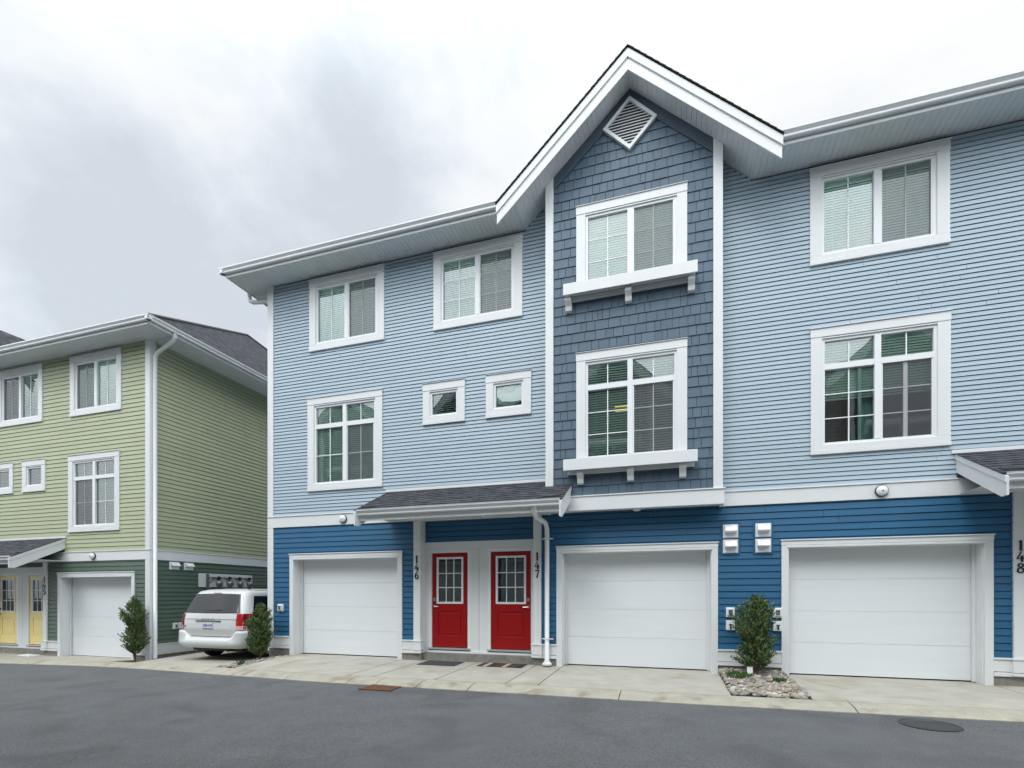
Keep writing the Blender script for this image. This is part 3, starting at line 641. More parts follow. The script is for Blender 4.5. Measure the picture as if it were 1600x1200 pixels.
    for a, b in fsegs:
        if m.v: m.build('gutter', 'metal_w', root); m = MB()
        m.prism(gp, lambda u, v, t: (t, -oF - .023 + u, v), a - (.145 if (a == L0 and P.get('sideL')) else 0), b + (.145 if (b == R0 and P.get('sideR')) else 0))
    if P.get('sideR') or P.get('sideL'): m.build('gutter', 'metal_w', root); m = MB()
    if P.get('sideR'): m.prism(gp, lambda u, v, t: (R0 + .023 - u, t, v), -oF - .14, DEP + oF)
    if P.get('sideR') and P.get('sideL'): m.build('gutter', 'metal_w', root); m = MB()
    if P.get('sideL'): m.prism(gp, lambda u, v, t: (L0 - .023 + u, t, v), -oF - .14, DEP + oF)
    if m.v: m.build('gutter', 'metal_w', root)
    # main roof
    ze = zs + .165; zr = ze + 2.9; yr = 5.4; yb = DEP + oF; m = MB(); hl = 2.9 if P.get('sideL') else 0; hr = 2.9 if P.get('sideR') else 0
    L1 = L0 - .06; R1 = R0 + .06; ye = -oF - .07
    kz = (zr - ze) / (yr - ye); yc = .12
    roof_rows(m, (L1 + (hl + .06) * (yc - ye) / (yr - ye) if hl else L1, yc, ze + kz * (yc - ye)), (R1 - (hr + .06) * (yc - ye) / (yr - ye) if hr else R1, yc, ze + kz * (yc - ye)), (R0 - hr, yr, zr), (L0 + hl, yr, zr), uo=.3)
    edges = [L1] + [q for bc in sorted(bays) for q in (bc - 2.50, bc + 2.50)] + [R1]
    for i in range(0, len(edges), 2):
        a, b = edges[i], edges[i + 1]; a2 = a + ((hl + .06) * (yc - ye) / (yr - ye) if (hl and i == 0) else 0); b2 = b - ((hr + .06) * (yc - ye) / (yr - ye) if (hr and i == len(edges) - 2) else 0)
        roof_rows(m, (a, ye, ze), (b, ye, ze), (b2, yc, ze + kz * (yc - ye)), (a2, yc, ze + kz * (yc - ye)))
    roof_rows(m, (R1, yb, ze), (L1, yb, ze), (L0 + hl, yr, zr), (R0 - hr, yr, zr))
    if hr: roof_rows(m, (R1, ye, ze), (R1, yb, ze), (R0 - hr, yr, zr), (R0 - hr, yr, zr))
    if hl: roof_rows(m, (L1, yb, ze), (L1, ye, ze), (L0 + hl, yr, zr), (L0 + hl, yr, zr))
    rf = m.build('roof', 'roof', root)
    if hr:
        m = MB(); zf_ = lambda t: ze + (zr - ze) * t
        for pth in (((R1, ye, ze + .012), (R0 - hr, yr, zr + .012)), ((R1, yb, ze + .012), (R0 - hr, yr, zr + .012)), ((L0, yr, zr + .012), (R0 - hr, yr, zr + .012))):
            m.tube(pth, .045, 6)
        m.build('ridge_cap', 'roof' if False else 'dark_metal', rf, off=OFF.get(root.name, (0, 0, 0)))
        m = MB(); vx = R1 - .62; vy = 4.62; vz = ze + .58; m.box(vx - .16, vx + .16, vy - .17, vy + .17, vz, vz + .10); m.box(vx - .22, vx + .24, vy - .23, vy + .23, vz + .10, vz + .13); m.build('roof_vent', 'dark_metal', rf, off=OFF.get(root.name, (0, 0, 0)))
    if P.get('spoutR'):
        m = MB(); gx = R0 + .08
        m.tube([(gx, .02, zs + .06), (gx, .02, zs - .03), (gx - .03, .03, zs - .10), (gx - .12, .04, zs - .16), (x1 + .20, .06, zs - .36), (x1 + .12, .07, zs - .44), (x1 + .095, .075, zs - .54), (x1 + .095, .075, .06 + dzl)], .05, 12)
        m.build('downspout', 'metal_w', root, smooth=True)
    if P.get('spoutL'):
        m = MB(); gx = L0 - .08
        m.tube([(gx, .12, zs + .06), (gx, .12, zs - .06), (gx + .03, .12, zs - .15), (gx + .12, .12, zs - .20), (x0 - .20, .12, zs - .26), (x0 - .12, .12, zs - .30), (x0 - .095, .12, zs - .40), (x0 - .095, .12, .05)], .05, 12)
        m.build('downspout', 'metal_w', root, smooth=True)
    # --- gabled bays
    for bc in bays:
        o = OFF.get(root.name, (0, 0, 0)); y = -.35; zbb = zb0 - .01
        holes = [(w['x'] + .06, w['x'] + w['w'] - .06, w['z'] + .05, w['z'] + w['h'] - .05) for w in P['wins'] if w.get('bay') == bc]
        m = MB()
        if detail: shakes(m, bc - 1.48, bc + 1.48, zb1, 11.0 + dzu, y, holes=holes, clip=lambda z: [(bc - min(1.48, (11.03 + dzu - z) / GP + .1), bc + min(1.48, (11.03 + dzu - z) / GP + .1))] if 11.03 + dzu - z > -.05 else [])
        else: siding(m, bc - 1.48, bc + 1.48, zb1, 11.0 + dzu, .188, holes, fn=lambda s, o_, z: (s, y + o_, z), clip=lambda z: [(bc - min(1.48, (11.05 + dzu - z) / GP), bc + min(1.48, (11.05 + dzu - z) / GP))])
        for s in (-1, 1): m.face([(bc + s * BH, y, zb1), (bc + s * BH, 0, zb1), (bc + s * BH, 0, 9.6 + dzu), (bc + s * BH, y, 9.6 + dzu)])
        bw = m.build('bay_wall', P.get('bay_mat', 'shake'), root)
        m = MB()
        # backing behind the shakes, split round the window openings
        hs = sorted(holes, key=lambda h_: h_[2]); zc_ = zb1
        for h_ in hs:
            m.face([(bc - 1.6, y + .012, zc_), (bc + 1.6, y + .012, zc_), (bc + 1.6, y + .012, h_[2]), (bc - 1.6, y + .012, h_[2])])
            m.face([(bc - 1.6, y + .012, h_[2]), (h_[0], y + .012, h_[2]), (h_[0], y + .012, h_[3]), (bc - 1.6, y + .012, h_[3])]); m.face([(h_[1], y + .012, h_[2]), (bc + 1.6, y + .012, h_[2]), (bc + 1.6, y + .012, h_[3]), (h_[1], y + .012, h_[3])]); zc_ = h_[3]
        m.face([(bc - 1.6, y + .012, zc_), (bc + 1.6, y + .012, zc_), (bc + 1.6, y + .012, 9.58 + dzu), (bc, y + .012, 11.02 + dzu), (bc - 1.6, y + .012, 9.58 + dzu)])
        # slate rake boards under the soffit
        for s in (-1, 1):
            pts = [(bc, 11.03 + dzu), (bc + s * 1.5, 11.03 - 1.5 * GP + dzu), (bc + s * 1.5, 11.03 - 1.5 * GP - .26 + dzu), (bc, 11.03 - .26 + dzu)]
            m.prism(pts, lambda u, v, t: (u, t, v), y - .034 - .0005 * (s > 0), y - .02)
        m.build('rake_board', 'slate_trim' if P.get('bay_mat', 'shake') == 'shake' else P['bay_mat'], bw, off=o)
        m = MB()
        for s in (-1, 1):
            a, b = sorted((bc + s * 1.635, bc + s * 1.475)); zt_in, zt_out = 11.03 - GP * 1.475 + dzu, 11.03 - GP * 1.635 + dzu
            pts = [(bc + s * 1.635, zb1), (bc + s * 1.475, zb1), (bc + s * 1.475, zt_in), (bc + s * 1.635, zt_out)]
            m.prism(pts, lambda u, v, t: (u, t, v), y - .045, y + .011)
            xa, xb = sorted((bc + s * 1.60, bc + s * 1.634)); m.box(xa, xb, y + .0115, -.031, zb1, zt_out)
        m.box(bc - 1.66, bc + 1.66, y - .055, y + .02, zbb, zb1 - .022); m.box(bc - 1.68, bc + 1.68, y - .075, y + .02, zb1 - .022, zb1 + .0)
        for s in (-1, 1): xa, xb = sorted((bc + s * 1.60, bc + s * 1.66)); m.box(xa, xb, y + .0201, .0, zbb, zb1 - .022)
        m.build('bay_trim', 'trim', root, bevel=.003)
        m = MB(); strip_soffit(m, bc - 1.6, bc + 1.6, lambda s, d: (s, y + .02, zbb + .03 + d), lambda s, d: (s, -.001, zbb + .03 + d)); m.build('bay_soffit', 'soffit', root)
        m = MB(); m.lathe((bc + .12, -.20, zbb + .03), [(.09, 0), (.09, -.02), (.07, -.05), (.03, -.065)], 20, 'z'); m.build('soffit_lamp', 'lamp_glass', root, smooth=True)
        # shelves under the bay windows
        for zt_, bx in ((7.43 + dzu, (-1.16, -.02, 1.10)), (4.055 + dzu, (-.93, .02, .95))):
            m = MB(); a, b = bc - 1.235, bc + 1.20
            m.box(a, b, -.60, -.565, zt_ - .215, zt_); m.box(a + .01, b - .01, -.564, y - .03, zt_ - .10, zt_ - .07); m.box(a + .05, b - .05, y - .06, y - .02, zt_ - .26, zt_ - .1001); m.box(a + .03, b - .03, -.47, -.43, zt_ - .17, zt_ - .1001)
            sh = m.build('window_shelf', 'trim', root, bevel=.004)
            for q in bx:
                m = MB(); m.prism([(y - .02, zt_ - .13), (-.53, zt_ - .218), (-.53, zt_ - .28), (-.46, zt_ - .36), (-.44, zt_ - .44), (y - .02, zt_ - .46)], lambda u, v, t: (t, u, v), bc + q - .06, bc + q + .06)
                m.build('bracket', 'trim', sh, off=o, bevel=.004)
        # gable roof, soffit, rake fascia
        yf = -.78; zp = 11.03 + dzu; hw = 2.51; yk = 4.6
        m = MB()
        for s in (-1, 1):
            strip_soffit(m, 0, 2.168, lambda u, d: (bc + s * u, yf + .001, zp - GP * u + d), lambda u, d: (bc + s * u, .03, zp - GP * u + d), pitch=.085)
        m.build('gable_soffit', 'soffit', root)
        m = MB(); zt = 11.345 + dzu
        for s in (-1, 1):
            m.prism([(bc, zt - .01), (bc + s * hw, zt - .01 - GP * hw), (bc + s * hw, zt - .375 - GP * hw), (bc, zt - .375)], lambda u, v, t: (u, t, v), yf - .035, yf)
            m.prism([(bc, zt), (bc + s * (hw + .012), zt - GP * (hw + .012)), (bc + s * (hw + .012), zt - .16 - GP * (hw + .012)), (bc, zt - .16)], lambda u, v, t: (u, t, v), yf - .062, yf - .036)
            pass
        m.build('gable_fascia', 'trim', root, bevel=.003)
        m = MB(); e1 = hw + .02; zq = zt + .028
        for s in (-1, 1):
            A, B = (bc + s * e1, yf - .09, zq - GP * e1), (bc + s * e1, yk, zq - GP * e1); Cc, D = (bc, yk, zq), (bc, yf - .09, zq)
            if s > 0: roof_rows(m, A, B, Cc, D, lip=.008)
            else: roof_rows(m, B, A, D, Cc, lip=.008)
            m.face([(bc, yf - .088, zq), (bc + s * e1, yf - .088, zq - GP * e1), (bc + s * e1, yf - .088, zq - .010 - GP * e1), (bc, yf - .088, zq - .010)], [(0, 0)] * 4)
            m.face([(bc, yf - .088, zq - .010), (bc + s * e1, yf - .088, zq - .010 - GP * e1), (bc + s * e1, yf + .5, zq - .010 - GP * e1), (bc, yf + .5, zq - .010)], [(0, 0)] * 4)
        gr_ = m.build('gable_roof', 'roof', root)
        if detail:   # diamond louvre
            zc_ = 10.36 + dzu; hd = .50; fr_ = MB()
            for q in range(4):
                a = [(0, hd), (hd, 0), (0, -hd), (-hd, 0)]; p1, p2 = a[q], a[(q + 1) % 4]; k = .84
                fr_.prism([(bc + p1[0], zc_ + p1[1]), (bc + p2[0], zc_ + p2[1]), (bc + p2[0] * k, zc_ + p2[1] * k), (bc + p1[0] * k, zc_ + p1[1] * k)], lambda u, v, t: (u, t, v), y - .075, y - .012)
            gv = fr_.build('gable_vent', 'trim', root)
            lv = MB(); n_ = 15
            for i in range(n_):
                z = zc_ - hd * .84 + (i + .5) * hd * 1.68 / n_; hwid = hd * .84 - abs(z - zc_)
                if hwid > .02: lv.face([(bc - hwid, y - .070, z - .020), (bc + hwid, y - .070, z - .020), (bc + hwid, y - .052, z + .012), (bc - hwid, y - .052, z + .012)])
            lv.build('louvre', 'trim', gv, off=o)
            bk = MB(); bk.face([(bc, y - .026, zc_ + hd * .9), (bc + hd * .9, y - .026, zc_), (bc, y - .026, zc_ - hd * .9), (bc - hd * .9, y - .026, zc_)]); bk.build('vent_backing', 'black', gv, off=o)
    # --- round wall lamps on the belly band
    for lx in P.get('blamps', ()):
        m = MB(); m.lathe((lx, -.032, zb0 + .13), [(.100, 0), (.100, -.03)], 24); a = m.build('wall_lamp', 'black', root)
        m = MB(); m.lathe((lx, -.062, zb0 + .13), [(.088, 0), (.087, -.018), (.075, -.034), (.045, -.044), (.012, -.047)], 24); m.build('glass', 'lamp_glass', a, off=OFF.get(root.name, (0, 0, 0)), smooth=True)

def W_(x, z, w, h, k, lab=None, bay=None, **o): return dict(x=x, z=z, w=w, h=h, k=k, lab=lab, bay=bay, o=o)
BLUE = thing('townhouse', 'long blue townhouse row with red doors 146 and 147 and a slate shingled gable', 'townhouse', (-9.5, 0, 0), group='townhouse rows')
OFF[BLUE.name] = (-9.5, 0, 0); BC = -.752
townhouse(BLUE, dict(x0=-9.52, x1=19.5, dzu=0, dzl=0, up='siding_light', low='siding_low', pu=.080, bays=[BC], sideL=True, spoutL=True, ohl=.66,
    gars=[(-8.887, -5.80), (-2.244, .83), (1.895, 4.98), (8.6, 11.7), (15.2, 18.3)], blamps=(-7.344, 3.428, 12.6),
    ents=[dict(pl=-5.505, pr=-2.56, doors=((-5.17, -4.30), (-3.755, -2.85)), col='red', cl=-6.16, cr=-1.88, wl=-6.2, wr=-2.36, lamps=(-5.22, -3.62), nl='146', nr='147', pipe=-2.42, lab1='red front door with nine small panes at number 146', lab2='red front door with nine small panes at number 147'),
          dict(pl=5.235, pr=8.23, doors=((5.62, 6.49), (7.03, 7.93)), col='red', cl=4.49, cr=8.9, wl=4.5, wr=8.9, lamps=(5.6, 7.2), nl='148', nr=None)],
    wins=[W_(-8.31, 7.285, 2.05, 1.715, 'wide', 'top floor window with white blinds at the left end', tilt=68, mh=0),
          W_(-5.02, 7.285, 2.05, 1.715, 'wide', None, tilt=62, mh=2), W_(2.35, 7.285, 2.05, 1.715, 'wide', None, tilt=66, mh=0), W_(8.3, 7.285, 2.05, 1.715, 'wide', None, tilt=66), W_(12.3, 7.285, 2.05, 1.715, 'wide', None, tilt=66),
          W_(BC - 1.02, 7.285, 2.05, 1.735, 'wide', None, BC, tilt=72, mh=2),
          W_(-8.36, 3.93, 2.05, 2.235, 'tall', None, tilt=70, mh=1), W_(BC - 1.02, 3.93, 2.05, 2.235, 'tall', None, BC, tilt=52, mh=2), W_(2.36, 3.93, 2.05, 2.235, 'tall', None, tilt=64, mh=2, drop=.56, openpane=True),
          W_(8.9, 3.93, 2.05, 2.235, 'tall', None, tilt=40), W_(13.0, 3.93, 2.05, 2.235, 'tall', None, tilt=40),
          W_(-5.28, 5.22, 1.01, .92, 'small', 'small square window with green-tinted blind', small=True, tilt=35), W_(-3.785, 5.22, 1.005, .92, 'shade', 'small square window with sagging white fabric shade', small=True),
          W_(6.0, 5.22, 1.0, .92, 'small', None, small=True), W_(7.4, 5.22, 1.0, .92, 'small', None, small=True)]))
# exhaust hoods, hose bibs and outlets of the blue row
def vents(parent, spots, fn=lambda s, o, z: (s, o, z), **k):
    for xc, zt in spots:
        m = MB(); vent_hood(m, xc, zt, fn=fn, **k); m.build('exhaust_hood', 'vinyl', parent, bevel=.004)
for xc in (1.045, 1.595):
    m = MB(); m.box(xc - .165, xc + .165, -.022, .0, 2.19, 2.79); m.build('mounting_block', 'siding_low', BLUE)
vents(BLUE, [(1.045, 2.755), (1.045, 2.475), (1.595, 2.755), (1.595, 2.475)], fn=lambda s, o, z: (s, o - .022, z), h=.25)
def wallbox(parent, xc, zc, kind, fn=lambda s, o, z: (s, o, z)):
    m = MB(); B = lambda a, b, c, d, e_, f_: m.prism([(a, e_), (b, e_), (b, f_), (a, f_)], lambda u, v, t: fn(u, t, v), c, d)
    B(xc - .075, xc + .075, -.045, 0, zc - .09, zc + .09)
    if kind == 'outlet': B(xc - .058, xc + .058, -.075, -.046, zc - .055, zc + .075)
    p = m.build('outlet_box' if kind == 'outlet' else 'hose_bib', 'vinyl', parent, bevel=.005)
    m = MB()
    if kind == 'outlet': B(xc - .035, xc + .035, -.079, -.0755, zc - .04, zc + .05); m.build('cover', 'grey_metal', p, off=OFF.get(parent.name, (0, 0, 0)))
    else: m.tube([fn(xc, -.04, zc), fn(xc, -.10, zc - .0), fn(xc, -.11, zc - .07)], .014, 8); m.tube([fn(xc - .03, -.09, zc + .015), fn(xc + .03, -.09, zc + .015)], .012, 8); m.build('tap', 'dark_metal', p, off=OFF.get(parent.name, (0, 0, 0)))
for xc in (1.043, 1.83): wallbox(BLUE, xc, 1.13, 'outlet'); wallbox(BLUE, xc, .89, 'bib')
wallbox(BLUE, -9.15, 1.13, 'outlet')
# lit fixture seen in the bay window
m = MB(); m.box(-1.0, -.70, .55, .75, 5.40, 5.43); lm = m.build('ceiling_lamp', 'dark_metal', BLUE)
m = MB(); m.tube([(-1.12, .50, 5.36), (-.80, .50, 5.36)], .020, 10); m.tube([(-1.12, .60, 5.31), (-.80, .60, 5.31)], .020, 10); m.build('tube_lamp', 'lit', lm, off=OFF[BLUE.name])

GREEN = thing('townhouse', 'sage green townhouse row with yellow doors and white garage beside the parked minivan', 'townhouse', (-13.5, 0, -.35), group='townhouse rows')
OFF[GREEN.name] = (-13.5, 0, -.35)
townhouse(GREEN, dict(x0=-34, x1=-13.53, dzu=-.69, dzl=-.35, up='green_light', low='green_low', pu=.119, bays=[-22.35], bay_mat='green_low', sideR=True, spoutR=True, ohr=.80,
    gars=[(-17.15, -14.07), (-23.9, -20.85), (-28.0, -24.9)], blamps=(-15.654,),
    ents=[dict(pl=-20.60, pr=-17.60, doors=((-20.28, -19.39), (-18.83, -17.94)), col='yellow', cl=-21.4, cr=-16.86, wl=-21.4, wr=-16.9, lamps=(-20, -18.4), nr='145', pipe=None, lab1='yellow front door with dark handle', lab2='yellow front door nearest the number 145')],
    wins=[W_(-16.63, 6.595, 2.05, 1.715, 'wide', None, tilt=68, mh=0, screen='l'), W_(-19.87, 6.595, 2.05, 1.715, 'wide', None, tilt=50, mh=0, screen='l'),
          W_(-16.70, 3.25, 2.05, 2.225, 'tall', None, tilt=44, mh=1, screen='l'), W_(-18.71, 4.53, 1.02, .95, 'small', None, small=True, tilt=35), W_(-20.16, 4.53, 1.02, .95, 'small', None, small=True, tilt=35),
          W_(-23.37, 6.595, 2.05, 1.735, 'wide', None, -22.35), W_(-23.37, 3.25, 2.05, 2.225, 'tall', None, -22.35)]))
SX = -13.53
sfn = lambda s, o, z: (SX - o, s, z)
vents(GREEN, [(.70, 2.385), (1.15, 2.385)], fn=sfn, w=.30, h=.22)
wallbox(GREEN, .72, .555, 'outlet', sfn); wallbox(GREEN, .905, .56, 'bib', sfn)
# gas meters on the green side wall
m = MB(); m.box(SX, SX + .03, 1.47, 3.50, 1.68, 2.09); gb = m.build('gas_meter_board', 'trim', GREEN); m.v = []
m = MB(); m.box(SX + .031, SX + .075, 1.71, 1.79, .0, 2.08); m.tube([(SX + .06, 1.75, 1.98), (SX + .06, 3.45, 1.98)], .018, 8); m.tube([(SX + .06, 1.80, 1.80), (SX + .06, 1.98, 1.97)], .014, 8); m.build('gas_pipe', 'grey_metal', gb, off=OFF[GREEN.name])
for k in range(4):
    y = 2.12 + .40 * k; m = MB(); m.tube([(SX + .09, y, 2.02), (SX + .09, y, 1.86)], .02, 8); m.tube([(SX + .09, y - .20, 1.96), (SX + .09, y - .10, 1.93), (SX + .09, y, 1.95)], .014, 8); m.lathe((SX + .05, y, 1.97), [(.04, 0), (.04, .09)], 12, 'x')
    m.build('gas_regulator', 'dark_metal', gb, off=OFF[GREEN.name]); m = MB(); m.lathe((SX + .035, y + .05, 1.80), [(.115, 0), (.12, .04), (.09, .08), (.03, .10)], 18, 'x'); m.build('gas_meter', 'grey_metal', gb, off=OFF[GREEN.name], smooth=True)

# townhouses across the street: behind the camera, seen in the glass
OPP = thing('townhouse', 'beige townhouse row across the street, seen reflected in the windows', 'townhouse', (-.5, -13.0, .7), rz=math.pi, group='townhouse rows')
OFF[OPP.name] = (0, 0, 0)
townhouse(OPP, dict(x0=-22, x1=30, dzu=0, dzl=0, up='beige', low='siding_low', pu=.16, bays=[-8.8, 1.9, 8.9, 15.8], bay_mat='slate_trim', detail=False, sideL=True, sideR=True,
    gars=[(-17, -14), (-6.2, -3.2), (4.5, 7.5), (9, 12), (19, 22)], ents=[],
    wins=[W_(x, 7.285, 2.05, 1.715, 'wide', None, detail=False) for x in (-19, -14, -5.2, 4.3, 11.2, 20)] + [W_(x, 3.93, 2.05, 2.235, 'tall', None, detail=False) for x in (-19, -14, -5.2, 4.3, 11.2, 20)]))

# ------------------------------------------------------------ ground
BK = [(-60, -.6), (-18.7, -.6), (-13.3, -.74), (-11.5, -1.02), (-9.7, -1.38), (-8.2, -1.80), (-6.8, -2.0), (-5.2, -2.07), (0, -2.08), (4.3, -1.98), (60, -2.0)]
FT = [(-60, -1.1), (-17.7, -1.10), (-14.1, -1.12), (-12.2, -1.36), (-10.3, -1.68), (-8.6, -2.04), (-7.0, -2.33), (-5.6, -2.47), (0, -2.53), (4.2, -2.42), (60, -2.45)]
BZ = [(-60, -.6), (-18.7, -.37), (-13.3, -.285), (-9.7, -.165), (-8.1, -.085), (-5, -.05), (0, -.04), (5, -.03), (60, -.03)]
FZ = [(-60, -.7), (-17.7, -.44), (-14.1, -.36), (-10.3, -.25), (-7.2, -.15), (-5, -.12), (0, -.10), (5, -.09), (60, -.09)]
FL = [(-60, -.6), (-20, -.36), (-13.7, -.345), (-13.2, -.26), (-10, -.20), (-9.3, -.07), (-8.9, -.012), (60, -.012)]
def gz(x, y):
    yb_ = lerp_tab(BK, x); t = (y - yb_) / (0 - yb_); t = max(0, min(1, t)); return lerp_tab(BZ, x) * (1 - t) + lerp_tab(FL, x) * t
def struct(o): o['kind'] = 'structure'; return o
def xs_range(a, b, st): 
    n = max(1, int(math.ceil((b - a) / st))); return [a + (b - a) * i / n for i in range(n + 1)]
m = MB(); X = xs_range(-60, 60, 1.0)
for a, b in zip(X, X[1:]):
    for (y0, d0), (y1, d1) in (((0, 0), (-.6, -.012)), ((-.6, -.012), (-60, -.012))):
        fa, fb = lerp_tab(FT, a) + .04, lerp_tab(FT, b) + .04; za, zb_ = lerp_tab(FZ, a) - .012, lerp_tab(FZ, b) - .012
        m.face([(a, fa + y1, za + d1), (b, fb + y1, zb_ + d1), (b, fb + y0, zb_ + d0), (a, fa + y0, za + d0)])
struct(m.build('road', 'asphalt'))
m = MB(); m.face([(-400, -400, -1.2), (400, -400, -1.2), (400, 400, -1.2), (-400, 400, -1.2)]); struct(m.build('ground', 'soil'))
m = MB(); X = xs_range(-40, 30, .5)
for a, b in zip(X, X[1:]): m.face([(a, lerp_tab(BK, a) - .05, lerp_tab(BZ, a) - .045), (b, lerp_tab(BK, b) - .05, lerp_tab(BZ, b) - .045), (b, 0, lerp_tab(FL, b) - .045), (a, 0, lerp_tab(FL, a) - .045)]); m.face([(a, 0, lerp_tab(FL, a) - .045), (b, 0, lerp_tab(FL, b) - .045), (b, 12, lerp_tab(FL, b) - .0), (a, 12, lerp_tab(FL, a) - .0)])
struct(m.build('ground', 'soil'))
# rolled curb with joints
m = MB(); joints = [-60, -20, -17, -14.2, -11.6, -8.6, -7.0, -5.55, -4.95, -4.15, -3.2, -.75, 2.35, 5.6, 8.7, 12, 15, 18, 60]
prof = [(0, 0), (.30, -.10), (.62, -.38), (.86, -.80), (1, -1.0)]  # fraction from back to front, fraction of the drop
for j0, j1 in zip(joints, joints[1:]):
    X = xs_range(j0 + .006, j1 - .006, .5)
    for a, b in zip(X, X[1:]):
        pa = [(a, lerp_tab(BK, a) + .0 + (lerp_tab(FT, a) - lerp_tab(BK, a)) * u, lerp_tab(BZ, a) + (lerp_tab(BZ, a) - lerp_tab(FZ, a)) * w) for u, w in prof]
        pb = [(b, lerp_tab(BK, b) + .0 + (lerp_tab(FT, b) - lerp_tab(BK, b)) * u, lerp_tab(BZ, b) + (lerp_tab(BZ, b) - lerp_tab(FZ, b)) * w) for u, w in prof]
        for k in range(4): m.face([pa[k + 1], pb[k + 1], pb[k], pa[k]])
        m.face([(a, pa[4][1], pa[4][2]), (b, pb[4][1], pb[4][2]), (b, pb[4][1], pb[4][2] - .06), (a, pa[4][1], pa[4][2] - .06)])
struct(m.build('kerb', 'curb'))
# concrete slabs
m = MB(); slabs = [(-9.0, -5.82, 1), (-5.80, -5.26, 1), (-5.24, -4.01, 1), (-3.99, -2.69, 1), (-2.67, -2.13, 1), (-2.11, .845, 1), (1.93, 4.99, 1), (5.01, 6.6, 1), (6.62, 8.3, 1), (8.32, 12, 1), (12.02, 20, 1),
    (-13.05, -9.75, 1), (-17.25, -14.05, 1), (-18.85, -17.27, 1), (-20.5, -18.87, 1), (-24, -20.52, 1), (-28, -24.02, 1)]
for a0, b0, _ in slabs:
    X = xs_range(a0, b0, .4); drive = a0 == -13.05
    for i, (a, b) in enumerate(zip(X, X[1:])):
        Y = [None, 0, (9.5 if drive else .30)]
        for q, (p, r_) in enumerate(((0, 1), (1, 2))):
            ya0 = lerp_tab(BK, a) + .01 if q == 0 else 0; yb0 = lerp_tab(BK, b) + .01 if q == 0 else 0; y1 = 0 if q == 0 else Y[2]
            za0, zb0_ = gz(a, ya0), gz(b, yb0); z1a, z1b = gz(a, 0), gz(b, 0)
            if q == 1: z1a += (.25 if drive else 0); z1b += (.25 if drive else 0)
            m.face([(a, ya0, za0), (b, yb0, zb0_), (b, y1, z1b), (a, y1, z1a)])
            if i == 0: m.face([(a, ya0, za0), (a, y1, z1a), (a, y1, z1a - .1), (a, ya0, za0 - .1)])
            if b == X[-1]: m.face([(b, yb0, zb0_), (b, y1, z1b), (b, y1, z1b - .1), (b, yb0, zb0_ - .1)])
        m.face([(a, lerp_tab(BK, a) + .01, gz(a, -9)), (b, lerp_tab(BK, b) + .01, gz(b, -9)), (b, lerp_tab(BK, b) + .01, gz(b, -9) - .1), (a, lerp_tab(BK, a) + .01, gz(a, -9) - .1)])
struct(m.build('pavement', 'concrete'))

# gravel beds
def stones(name, poly_fn, n, label, smin, smax, seed, mound=.05):
    rnd = random.Random(seed); m = MB(); t = (1 + 5 ** .5) / 2
    ico = [Vector(v).normalized() for v in ((-1, t, 0), (1, t, 0), (-1, -t, 0), (1, -t, 0), (0, -1, t), (0, 1, t), (0, -1, -t), (0, 1, -t), (t, 0, -1), (t, 0, 1), (-t, 0, -1), (-t, 0, 1))]
    fc = ((0, 11, 5), (0, 5, 1), (0, 1, 7), (0, 7, 10), (0, 10, 11), (1, 5, 9), (5, 11, 4), (11, 10, 2), (10, 7, 6), (7, 1, 8), (3, 9, 4), (3, 4, 2), (3, 2, 6), (3, 6, 8), (3, 8, 9), (4, 9, 5), (2, 4, 11), (6, 2, 10), (8, 6, 7), (9, 8, 1))
    for _ in range(n):
        x, y, z = poly_fn(rnd); r_ = rnd.uniform(smin, smax) * (1.5 if rnd.random() < .12 else 1); a = rnd.uniform(0, math.pi); sx, sy, sz = r_ * rnd.uniform(.8, 1.5), r_ * rnd.uniform(.7, 1.1), r_ * rnd.uniform(.4, .75)
        k = len(m.v); tx, ty = rnd.uniform(-.3, .3), rnd.uniform(-.3, .3)
        for v in ico:
            j = rnd.uniform(.85, 1.12); vx, vy, vz = v.x * sx * j, v.y * sy * j, v.z * sz * j
            m.v.append((x + vx * math.cos(a) - vy * math.sin(a), y + vx * math.sin(a) + vy * math.cos(a), z + vz + vx * tx + vy * ty))
        for q in fc: m.f.append(tuple(k + i for i in q)); m.mi.append(0)
    o = m.build(name, 'stone', smooth=True); o['label'] = label; o['category'] = 'gravel'; o['kind'] = 'stuff'; return o
def bedA(r_):
    y = -2.0 * r_.random() ** .9; x = r_.uniform(.87, 1.91); return x, y, gz(x, y) + .0 + .07 * (1 + y / 2.0) + r_.uniform(-.01, .02)
stones('river_stones', bedA, 1000, 'mixed river stones in the bed between the two large garage doors', .024, .052, 5)
def bedB(r_):
    while 1:
        x = r_.uniform(-9.7, -8.98); y = r_.uniform(-1.8, -.05)
        if y > lerp_tab(BK, x) + .03: return x, y, gz(x, y) - .01 + r_.uniform(-.01, .02)
stones('river_stones', bedB, 240, 'sparse river stones in the narrow bed beside the parked minivan', .02, .045, 6)
m = MB()
for a, b in zip(xs_range(.85, 1.92, .1), xs_range(.85, 1.92, .1)[1:]):
    for ya, yb_ in zip(xs_range(-2.03, -.02, .2), xs_range(-2.03, -.02, .2)[1:]):
        m.face([(x, y, gz(x, y) - .02 + .07 * (1 + y / 2.03)) for x, y in ((a, ya), (b, ya), (b, yb_), (a, yb_))])
struct(m.build('ground', 'soil'))

